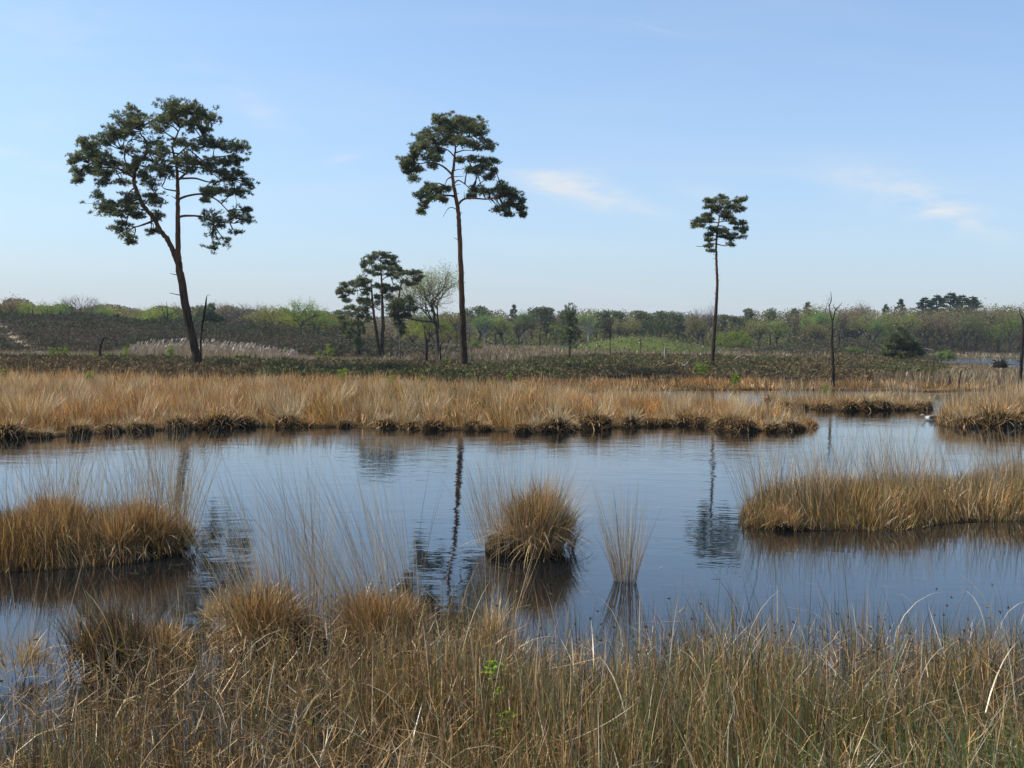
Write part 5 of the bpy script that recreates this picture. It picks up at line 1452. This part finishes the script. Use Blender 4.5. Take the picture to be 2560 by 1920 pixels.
NUM = ORD + ['nineteenth', 'twentieth'] + ['twenty-' + o for o in ORD[:9]] + ['thirtieth'] + ['thirty-' + o for o in ORD[:9]] + ['fortieth'] + ['forty-' + o for o in ORD[:9]] + ['fiftieth'] + ['fifty-' + o for o in ORD[:9]]
sp_ = along(shore_front, 0.56, 0.75)
for k, (x, y) in enumerate(sp_[:58]):
    place_tussock(x + random.uniform(-.05, .05), y + random.uniform(0.0, 0.22), random.choice((0.6, 0.8, 0.95, 1.1, 1.3)) * random.uniform(0.9, 1.1), f'{NUM[k]} brown tussock from the left along the far bank waterline', 'tussocks along the far waterline')
for k, (x, y) in enumerate(along(ISLET_B[:7], 0.62, 0.35)):
    place_tussock(x, y + 0.2, random.uniform(0.95, 1.5), f'{NUM[k]} tussock from the left on the long narrow islet', 'tussocks on the long islet')
for k, (x, y) in enumerate(along(ISLET_C[:4], 0.68, 0.35)):
    place_tussock(x + 0.52, y + 0.3, random.uniform(1.4, 2.1), f'{NUM[k]} dark tussock from the left on the right-hand islet front', 'tussocks on the right islet')


def poly_points(poly, n):
    lo, hi = poly.min(0), poly.max(0)
    x = rng.uniform(lo[0], hi[0], n * 3); y = rng.uniform(lo[1], hi[1], n * 3)
    d = sdf(poly, x, y); k = d > -0.03
    return x[k][:n], y[k][:n], d[k][:n]


def islet(name, label, poly, n, hmin, hmax, w, pal, K, stems, stem_h, stem_spots, category='islet', stem_w=0.6, lean=0.06):
    """an islet: its peat core is the ground sheet; the growth is a peat skirt with blades"""
    c = poly.mean(0)
    root = empty(name, (c[0], c[1], 0.0))
    tag(root, label, category, None)
    g = Geo()
    x, y, d = poly_points(poly, n)
    m = len(x)
    z = ground_z(x, y)
    cl = vnoise(x, y, 0.35, 51); pt = vnoise(x, y, 1.3, 52)
    p3 = vnoise(x, y, 0.75, 54)
    H = (hmin * 0.55 + (hmax - hmin * 0.55) * np.clip(0.15 + 0.45 * cl + 0.5 * p3 + 0.35 * (pt - 0.5), 0, 1.2)) * rng.uniform(0.45, 1.18, m) * np.interp(d, [-0.03, 0.12, 0.34], [0.4, 0.7, 1.0])
    az = 2 * np.pi * vnoise(x, y, 0.5, 53) + rng.normal(0, 0.9, m)
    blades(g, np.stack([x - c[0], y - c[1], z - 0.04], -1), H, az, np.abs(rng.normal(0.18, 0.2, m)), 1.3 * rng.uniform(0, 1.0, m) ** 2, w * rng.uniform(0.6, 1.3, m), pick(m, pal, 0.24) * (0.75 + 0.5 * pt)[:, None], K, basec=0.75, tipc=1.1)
    b = link('blades', g.mesh('blades', M_RUSH), root); b['kind'] = 'stuff'
    g = Geo()
    for (sx, sy, rad, cnt, hh) in stem_spots:
        th = rng.uniform(0, 2 * np.pi, cnt); r = np.sqrt(rng.uniform(0, 1, cnt))
        xx, yy = sx + np.cos(th) * r * rad, sy + np.sin(th) * r * rad
        dx = np.cos(th) * r * 0.22 + rng.normal(-lean, 0.10, cnt); dy = np.sin(th) * r * 0.22 + rng.normal(0, 0.08, cnt)
        blades(g, np.stack([xx - c[0], yy - c[1], ground_z(xx, yy)], -1), hh * rng.uniform(0.55, 1.1, cnt), np.arctan2(dy, dx), np.hypot(dx, dy), rng.normal(0.12, 0.14, cnt), w * stem_w * rng.uniform(0.7, 1.2, cnt), pick(cnt, PAL_STEM), 4)
    if stem_spots:
        b = link('stems', g.mesh('stems', M_RUSH), root); b['kind'] = 'stuff'
    return root


SP = lambda pts: [(*at(px, py)[:2], rad, cnt, hh) for px, py, rad, cnt, hh in pts]
islet('rush_islet', 'large rushy islet rising from the water on the right', ISLET_D, 24000, 0.30, 0.56, 0.0062, PAL_RUSH + [(1.8, TAN), (0.8, STRAW), (1.4, RUST), (1.6, OLIVE)], 3, 0, 0,
      SP([(1900, 1290, 0.22, 120, 0.85), (1960, 1280, 0.3, 90, 0.8), (2060, 1265, 0.3, 170, 0.95), (2150, 1260, 0.25, 90, 0.9), (2230, 1262, 0.3, 220, 1.0), (2290, 1255, 0.3, 120, 0.95), (2420, 1260, 0.4, 110, 0.85), (2530, 1258, 0.3, 200, 1.0), (2000, 1290, 0.5, 160, 0.7), (2350, 1280, 0.6, 160, 0.7)]))
islet('grass_islet', 'long narrow grassy islet in front of the right-hand heath', ISLET_B, 3800, 0.22, 0.5, 0.012, PAL_MEADOW, 2, 0, 0, SP([(1960, 1014, 0.5, 90, 0.8), (2030, 1015, 0.6, 120, 0.75), (2150, 1016, 0.6, 90, 0.6), (2260, 1016, 0.5, 120, 0.8)]), stem_w=0.7)
islet('grass_islet', 'broad tan grassy islet at the right edge of the pond', ISLET_C, 17000, 0.42, 0.82, 0.011, PAL_MEADOW, 2, 0, 0, SP([(2450, 1040, 1.0, 220, 0.95), (2560, 1035, 1.2, 260, 1.05), (2400, 1050, 0.6, 120, 0.8)]), stem_w=0.7)
islet('rush_islet', 'dark shaggy islet of old grass at the left edge', ISLET_E, 14000, 0.18, 0.42, 0.0055, [(3.4, BROWN), (1.4, TAN), (1.5, RUST), (2.6, DARKB), (1.2, OLIVE), (0.6, STRAW)], 3, 0, 0,
      SP([(30, 1370, 0.3, 60, 0.8), (150, 1365, 0.16, 120, 1.05), (215, 1360, 0.14, 60, 0.95), (330, 1370, 0.22, 90, 1.0), (440, 1368, 0.16, 170, 1.1), (400, 1350, 0.2, 80, 1.1), (90, 1350, 0.3, 70, 0.8)]), lean=0.02)


def big_tussock(px, py, rad, h, n, stems, stem_h, w, label, lean=0.0, lean_az=math.pi, pal=PAL_TUSS, ry=None, mh=0.45, spread=0.42, droop=0.7, lobes=4):
    b = at(px, py)
    root = empty('grass_tussock', (b[0], b[1], 0.0)); tag(root, label, 'tussock')
    if n > 600:
        link('mound', mound_mesh(rad * 0.78, (ry or rad) * 0.7, h * mh, int(px), M_PEAT, (14, 7)), root)
    c = link('blades', tussock_blades(rad, h, n, stems, stem_h, w, pal, lean, lean_az, ry=ry, spread=spread, droop=droop, lobes=lobes).mesh('blades', M_RUSH), root); c['kind'] = 'stuff'
    return root


big_tussock(1302, 1378, 0.43, 0.42, 6000, 700, 0.85, 0.0048, 'shaggy round tussock standing alone in the middle of the water', 0.02, math.pi, [(2, TAN), (2, RUST), (2.5, BROWN), (1.2, STRAW), (1, OLIVE), (1, DARKB)], spread=0.32, lobes=5)
big_tussock(165, 1372, 0.32, 0.36, 3000, 90, 0.8, 0.0055, 'orange-topped tussock on the left islet, leftmost of three')
big_tussock(290, 1385, 0.28, 0.30, 2600, 60, 0.8, 0.0055, 'straw-topped low tussock on the left islet, middle of three')
big_tussock(388, 1376, 0.30, 0.36, 3000, 140, 0.9, 0.0055, 'shaggy tussock at the right end of the left islet')
big_tussock(1962, 1322, 0.17, 0.20, 900, 0, 0, 0.0055, 'small reddish tussock at the front edge of the right rushy islet')
# the single tuft of stiff stems
b = at(1565, 1452)
root = empty('grass_tuft', (b[0], b[1], -0.02)); tag(root, 'single spray of thin upright stems standing in open water', 'tuft')
g = Geo(); n_ = 140
th = rng.uniform(0, 2 * np.pi, n_); r = np.sqrt(rng.uniform(0, 1, n_)) * 0.095
dx = np.cos(th) * r * 2.2 + rng.normal(-0.03, 0.06, n_); dy = np.sin(th) * r * 2.2 + rng.normal(0, 0.06, n_)
blades(g, np.stack([np.cos(th) * r, np.sin(th) * r, np.zeros(n_)], -1), 0.85 * rng.uniform(0.25, 1.05, n_) ** 0.8, np.arctan2(dy, dx), np.hypot(dx, dy) * 1.1, rng.normal(0.1, 0.08, n_), np.full(n_, 0.0036) * rng.uniform(0.7, 1.2, n_), pick(n_, PAL_STEM + [(1.5, TAN)]), 4, basec=0.7)
c = link('stems', g.mesh('stems', M_RUSH), root); c['kind'] = 'stuff'

# ------------------------------------------------------------------ near bank: rushes standing in shallow water (one mass)
def near_rushes():
    g = Geo()
    n = 150000
    y = rng.uniform(2.6, 8.4, n); x = rng.uniform(-0.60, 0.60, n) * (y + 0.4)
    d = sdf(BANK, x, y)
    ratio = x / y
    cl = vnoise(x, y, 0.22, 61); pt = vnoise(x, y, 0.9, 62)
    open_l = np.exp(-((ratio + 0.44) / 0.09) ** 2 - ((y - 6.2) / 1.1) ** 2)
    open_2 = np.exp(-((ratio + 0.22) / 0.10) ** 2 - ((y - 5.4) / 0.35) ** 2)
    dens = sstep(-0.75, 0.55, d + 0.5 * (pt - 0.5)) * (0.25 + 0.75 * sstep(0.3, 0.65, cl)) * (1 - 0.85 * open_l) * (1 - 0.5 * open_2)
    dens *= np.interp(y, [2.6, 5, 8], [0.55, 0.8, 1.0]) * (1 - 0.62 * sstep(0.08, 0.26, -ratio) * sstep(4.0, 5.0, y))
    k = rng.uniform(0, 1, n) < dens
    x, y, d, cl, pt = x[k], y[k], d[k], cl[k], pt[k]; n = len(x)
    z = np.maximum(ground_z(x, y), -0.12)
    H = (0.20 + 0.24 * pt) * rng.uniform(0.5, 1.25, n)
    H = np.where(rng.uniform(0, 1, n) < 0.06, H * 1.5, H) + np.clip(-z, 0, 0.12)
    C = pick(n, PAL_RUSH, 0.22)
    gmask = sstep(0.1, 0.42, x / y) * sstep(6.0, 4.2, y) if False else np.clip((x / y + 0.05) * 1.8, 0, 1) * np.clip((6.0 - y) / 1.8, 0, 1)
    gg = (rng.uniform(0, 1, n) < 0.55 * gmask + 0.10)[:, None]
    C = np.where(gg, pick(n, [(2, (0.085, 0.13, 0.028)), (1, (0.12, 0.15, 0.04)), (1, (0.06, 0.085, 0.025))], 0.2), C)
    lf = (sstep(0.02, 0.3, -x / y) * (rng.uniform(0, 1, n) < 0.5))[:, None]
    C = C * (1 - lf) + pick(n, [(2, DARKB), (2, BROWN), (1, OLIVE)], 0.2) * lf
    az = 2 * np.pi * vnoise(x, y, 0.45, 63) + rng.normal(0, 1.1, n)
    tilt = np.abs(rng.normal(0.15, 0.16, n)); bend = rng.normal(0.15, 0.3, n)
    blades(g, np.stack([x, y, z - 0.02], -1), H, az, tilt, bend, rng.uniform(0.0022, 0.0046, n), C, 3, basec=0.75, tipc=1.1)
    # litter: fallen and broken bits between the stems
    m = 26000
    y = rng.uniform(2.8, 7.0, m); x = rng.uniform(-0.58, 0.58, m) * (y + 0.3)
    d = sdf(BANK, x, y); k = (d > -0.1); x, y = x[k], y[k]; m = len(x)
    z = np.maximum(ground_z(x, y), 0.0) + rng.uniform(0.02, 0.24, m)
    blades(g, np.stack([x, y, z], -1), rng.uniform(0.06, 0.2, m), rng.uniform(0, 6.28, m), rng.normal(1.2, 0.45, m), rng.normal(0, 0.5, m), rng.uniform(0.0025, 0.005, m), pick(m, [(2, TAN), (2, BROWN), (1.2, STRAW), (1, GREYB), (1, RUST)], 0.25), 2)
    print('rushes', n, m)
    o = link('rushes', g.mesh('rushes', M_RUSH))
    tag(o, 'brown and green rushes standing in shallow water along the near bank', 'rushes', kind='stuff')
    # pale dead stalks, bent and criss-crossing, and dark seed heads
    g = Geo()
    m = 1400
    y = rng.uniform(2.9, 7.3, m); x = rng.uniform(-0.58, 0.58, m) * (y + 0.3)
    d = sdf(BANK, x, y); k = (d > -0.35) & (rng.uniform(0, 1, m) < np.clip(0.45 + 0.9 * x / y, 0.22, 1.0)); x, y = x[k], y[k]; m = len(x)
    z = np.maximum(ground_z(x, y), -0.05) + rng.uniform(0, 0.22, m)
    lie = rng.uniform(0, 1, m) < 0.6
    blades(g, np.stack([x, y, z], -1), np.where(lie, rng.uniform(0.18, 0.5, m), rng.uniform(0.3, 0.55, m)), rng.uniform(0, 6.28, m), np.where(lie, rng.uniform(0.5, 1.35, m), np.abs(rng.normal(0.15, 0.2, m))), np.where(lie, rng.normal(0.25, 0.35, m), rng.uniform(0.2, 1.9, m)),
           rng.uniform(0.003, 0.0062, m), pick(m, [(3, PALE), (2, STRAW), (1.4, (0.46, 0.40, 0.30))], 0.15), 5)
    o = link('dead_stalks', g.mesh('dead_stalks', M_RUSH))
    tag(o, 'pale bent dead stalks criss-crossing the near rushes', 'stalks', kind='stuff')
    g = Geo()
    m = 1100
    y = rng.uniform(4.6, 7.6, m); x = rng.uniform(-0.55, 0.55, m) * (y + 0.3)
    d = sdf(BANK, x, y); k = (d > -0.5) & (d < 1.4); x, y = x[k], y[k]; m = len(x)
    z = np.maximum(ground_z(x, y), -0.1)
    H = rng.uniform(0.34, 0.58, m); az = rng.uniform(0, 6.28, m); tl = np.abs(rng.normal(0.14, 0.12, m)); bd = np.abs(rng.normal(0.1, 0.2, m))
    blades(g, np.stack([x, y, z], -1), H, az, tl, bd, rng.uniform(0.0022, 0.0034, m), pick(m, [(2, DARKB), (2, BROWN), (1.4, OLIVE), (1, GREYB)], 0.2), 4)
    # seed heads: small brown clusters about four fifths of the way up
    f = 0.8
    ang = tl + bd * 0.4
    cx, cy, cz = x + np.cos(az) * np.sin(ang) * H * f, y + np.sin(az) * np.sin(ang) * H * f, z + np.cos(ang) * H * f
    hs = rng.uniform(0, 1, m) < 0.35
    c0 = np.stack([cx, cy, cz], -1)[hs]
    tufts(g, c0, np.tile([0, 0, 0.4], (len(c0), 1)), 0.016, 0.007, 10, np.tile([0.10, 0.05, 0.025], (len(c0), 1)))
    o = link('seeding_rushes', g.mesh('seeding_rushes', M_RUSH))
    tag(o, 'taller dark rushes with brown seed heads along the near water edge', 'rushes', kind='stuff')


near_rushes()
big_tussock(720, 1612, 0.32, 0.36, 3600, 300, 1.2, 0.0046, 'big tan tussock with long stems at the near water edge, left of two', 0.18, math.pi, PAL_TUSS + [(2, BROWN), (1, OLIVE)], mh=0.4)
big_tussock(945, 1604, 0.34, 0.36, 3800, 330, 1.2, 0.0046, 'rust-coloured tussock with stems swept left at the near water edge', 0.30, math.pi, PAL_TUSS + [(2, RUST)], mh=0.4)
big_tussock(290, 1690, 0.22, 0.34, 1300, 90, 0.55, 0.0042, 'dark rush tussock leaning left over the open water, bottom left', 0.24, math.pi, [(3, BROWN), (3, DARKB), (1.5, OLIVE), (0.6, TAN)], mh=0.35)
big_tussock(430, 1650, 0.20, 0.26, 1000, 50, 0.5, 0.0042, 'golden brown tussock between open water and the big tan tussock', 0.05, math.pi, PAL_TUSS + [(2, BROWN)], mh=0.35)
big_tussock(1235, 1640, 0.12, 0.25, 500, 36, 0.95, 0.004, 'thin sheaf of tall pale stems in front of the lone water tussock', 0.03, 0.0, [(2, STRAW), (1, TAN)], mh=0.3)
big_tussock(60, 1700, 0.20, 0.24, 260, 40, 0.85, 0.004, 'sparse sheaf of long pale stems at the bottom left edge', 0.0, 0.0, [(2, STRAW), (1, TAN), (1, BROWN)], mh=0.3)
big_tussock(540, 1560, 0.10, 0.20, 260, 26, 0.85, 0.0038, 'small sheaf of stems in the water left of the big tan tussock', 0.05, 0.0, [(2, STRAW), (1, TAN)], mh=0.3)


# a birch sapling among the near rushes, its leaves big enough to tell apart
def near_sapling(px, py, H, n_leaf, label, seed):
    r = np.random.default_rng(seed)
    b = at(px, py, 0.02)
    root = empty('birch_sapling', b); tag(root, label, 'sapling', 'birch saplings in the near rushes')
    P = catmull([[0, 0, 0], [0.02, 0.01, H * 0.4], [-0.02, 0.0, H * 0.75], [0.03, 0.02, H]], 10)
    g = Geo(); tube(g, P, np.linspace(0.004, 0.0014, 10), 6, (0.5, 0.5, 0.5)); stem_o = link('stem', g.mesh('stem', M_BARK_OAK, True), root)
    # one leaf: pointed oval folded slightly along the midrib
    t = np.linspace(0, 1, 6); wd_ = np.sin(t ** 0.75 * np.pi) * 0.34
    Vl = [(0, a, -0.06 * a * a) for a in t] + [(w_, a, 0.05) for a, w_ in zip(t, wd_)] + [(-w_, a, 0.05) for a, w_ in zip(t, wd_)]
    Ll, Sl = [], []
    for k in range(5):
        Ll += [k, k + 1, 6 + k + 1, 6 + k]; Sl.append(4)
        Ll += [k + 1, k, 12 + k, 12 + k + 1]; Sl.append(4)
    ms = [raw_mesh('leaf', Vl, Ll, Sl, M_LEAF, np.tile(c_, (18, 1)), True) for c_ in ((0.22, 0.36, 0.04), (0.28, 0.42, 0.06), (0.17, 0.30, 0.03))]
    for k in range(n_leaf):
        f = r.uniform(0.25, 1.0); p_ = P[int(f * 9)] + r.normal(0, 0.035, 3) * np.array([1.2, 1.2, 0.5]) * (1.3 - f)
        o = link('leaf', ms[k % 3], stem_o, p_); s_ = r.uniform(0.018, 0.032)
        o.scale = (s_, s_, s_); o.rotation_euler = (r.uniform(-0.9, 0.6), r.uniform(-0.5, 0.5), r.uniform(0, 6.28))


near_sapling(1228, 1830, 0.36, 80, 'bright green birch sapling growing up through the near rushes', 3)
near_sapling(1262, 1900, 0.22, 36, 'small low green sapling just right of the bright near sapling', 4)
near_sapling(780, 1830, 0.10, 14, 'tiny green seedling among the near rushes, left of centre', 5)


# ------------------------------------------------------------------ the goose swimming behind the right-hand islet
def goose():
    base = at(2305, 1051)
    root = empty('goose', (base[0] + 0.02, base[1], 0.0))
    tag(root, 'brown-backed goose with white breast swimming left beside the right islet', 'goose')
    # rings from bill tip to tail: x, z, half-width, half-height
    R_ = [(-0.085, 0.128, 0.003, 0.003), (-0.06, 0.130, 0.009, 0.008), (-0.045, 0.134, 0.013, 0.013), (-0.03, 0.142, 0.022, 0.022), (-0.008, 0.146, 0.026, 0.027), (0.018, 0.140, 0.024, 0.026), (0.035, 0.118, 0.024, 0.026), (0.05, 0.09, 0.032, 0.034),
          (0.075, 0.062, 0.058, 0.056), (0.115, 0.052, 0.082, 0.074), (0.18, 0.055, 0.095, 0.082), (0.27, 0.06, 0.095, 0.08), (0.35, 0.066, 0.078, 0.062), (0.41, 0.078, 0.052, 0.038), (0.46, 0.092, 0.026, 0.016), (0.49, 0.102, 0.008, 0.005)]
    V, C, n = [], [], 14
    for x, z, w_, h_ in R_:
        for k in range(n):
            a = k / n * 2 * math.pi
            V.append((x, math.sin(a) * w_, z + math.cos(a) * h_))
            up = math.cos(a)
            if x < -0.04: c_ = (0.55, 0.38, 0.28)
            elif x < 0.06: c_ = (0.16, 0.13, 0.11) if up > 0.25 else (0.62, 0.58, 0.54)
            elif x < 0.13: c_ = (0.70, 0.67, 0.63) if up < 0.75 else (0.2, 0.16, 0.13)
            else: c_ = (0.17, 0.135, 0.105) if up > 0.0 else (0.66, 0.62, 0.57)
            C.append(c_)
    L, S = [], []
    for a in range(len(R_) - 1):
        for k in range(n):
            L += [a * n + k, a * n + (k + 1) % n, (a + 1) * n + (k + 1) % n, (a + 1) * n + k]; S.append(4)
    M_FEATHER = leaf_mat('feathers', 0.05)
    body_o = link('body', raw_mesh('body', V, L, S, M_FEATHER, np.array(C), True), root)
    for s_ in (-1, 1):
        Vw, Lw, Sw = [], [], []
        for k, (x, w_) in enumerate([(0.12, 0.02), (0.18, 0.055), (0.27, 0.06), (0.36, 0.045), (0.45, 0.012)]):
            yo = s_ * (np.interp(x, [q[0] for q in R_], [q[2] for q in R_]) + 0.006)
            zc = 0.085 + 0.03 * (x - 0.12)
            Vw += [(x, yo * 0.93, zc + w_ * 0.7), (x, yo * 1.03, zc), (x, yo * 1.0, zc - w_ * 0.6)]
        for k in range(4):
            for q in range(2):
                Lw += [k * 3 + q, k * 3 + q + 1, k * 3 + q + 4, k * 3 + q + 3]; Sw.append(4)
        link('wing', raw_mesh('wing', Vw, Lw, Sw, M_FEATHER, np.tile([0.13, 0.10, 0.08], (15, 1)), True), body_o)


goose()

# ------------------------------------------------------------------ straw drifting on the water
g = Geo()
n = 900
y = rng.uniform(6.4, 22, n); x = rng.uniform(-0.5, 0.5, n) * y
dd = np.full(n, -1e9)
for poly in (ISLET_D, ISLET_E, BANK, MAIN):
    dd = np.maximum(dd, sdf(poly, x, y))
for (px, py) in ((1302, 1378), (1565, 1452)):
    q = at(px, py); dd = np.maximum(dd, 0.35 - np.hypot(x - q[0], y - q[1]))
k = (dd < -0.03) & (rng.uniform(0, 1, n) < np.exp(dd / 0.55) + 0.03); x, y = x[k], y[k]; n = len(x)
blades(g, np.stack([x, y, np.full(n, 0.004)], -1), rng.uniform(0.04, 0.22, n), rng.uniform(0, 6.28, n), np.full(n, 1.565), np.zeros(n), rng.uniform(0.003, 0.006, n), pick(n, [(2, STRAW), (2, TAN), (1, BROWN)]), 2, twist=rng.uniform(0, 3.14, n))
tag(link('floating_straw', g.mesh('floating_straw', M_GRASS)), 'bits of straw drifting on the water beside the islets', 'straw', kind='stuff')

# ------------------------------------------------------------------ the air: thin spring haze
M_HAZE, n, l, out = new_mat('haze')
pv = n.new('ShaderNodeVolumePrincipled')
pv.inputs['Color'].default_value = (0.74, 0.87, 1.0, 1)
pv.inputs['Density'].default_value = 0.00022
pv.inputs['Anisotropy'].default_value = 0.1
l.new(pv.outputs[0], out.inputs['Volume'])
g = Geo()
x0, x1, y0, y1, z0, z1 = -2600, 2600, -30, 2600, -2, 19
g.add([(x0, y0, z0), (x1, y0, z0), (x1, y1, z0), (x0, y1, z0), (x0, y0, z1), (x1, y0, z1), (x1, y1, z1), (x0, y1, z1)],
      [0, 3, 2, 1, 4, 5, 6, 7, 0, 1, 5, 4, 1, 2, 6, 5, 2, 3, 7, 6, 3, 0, 4, 7], [4] * 6)
tag(link('haze', g.mesh('haze', M_HAZE)), kind='stuff')
#PART6
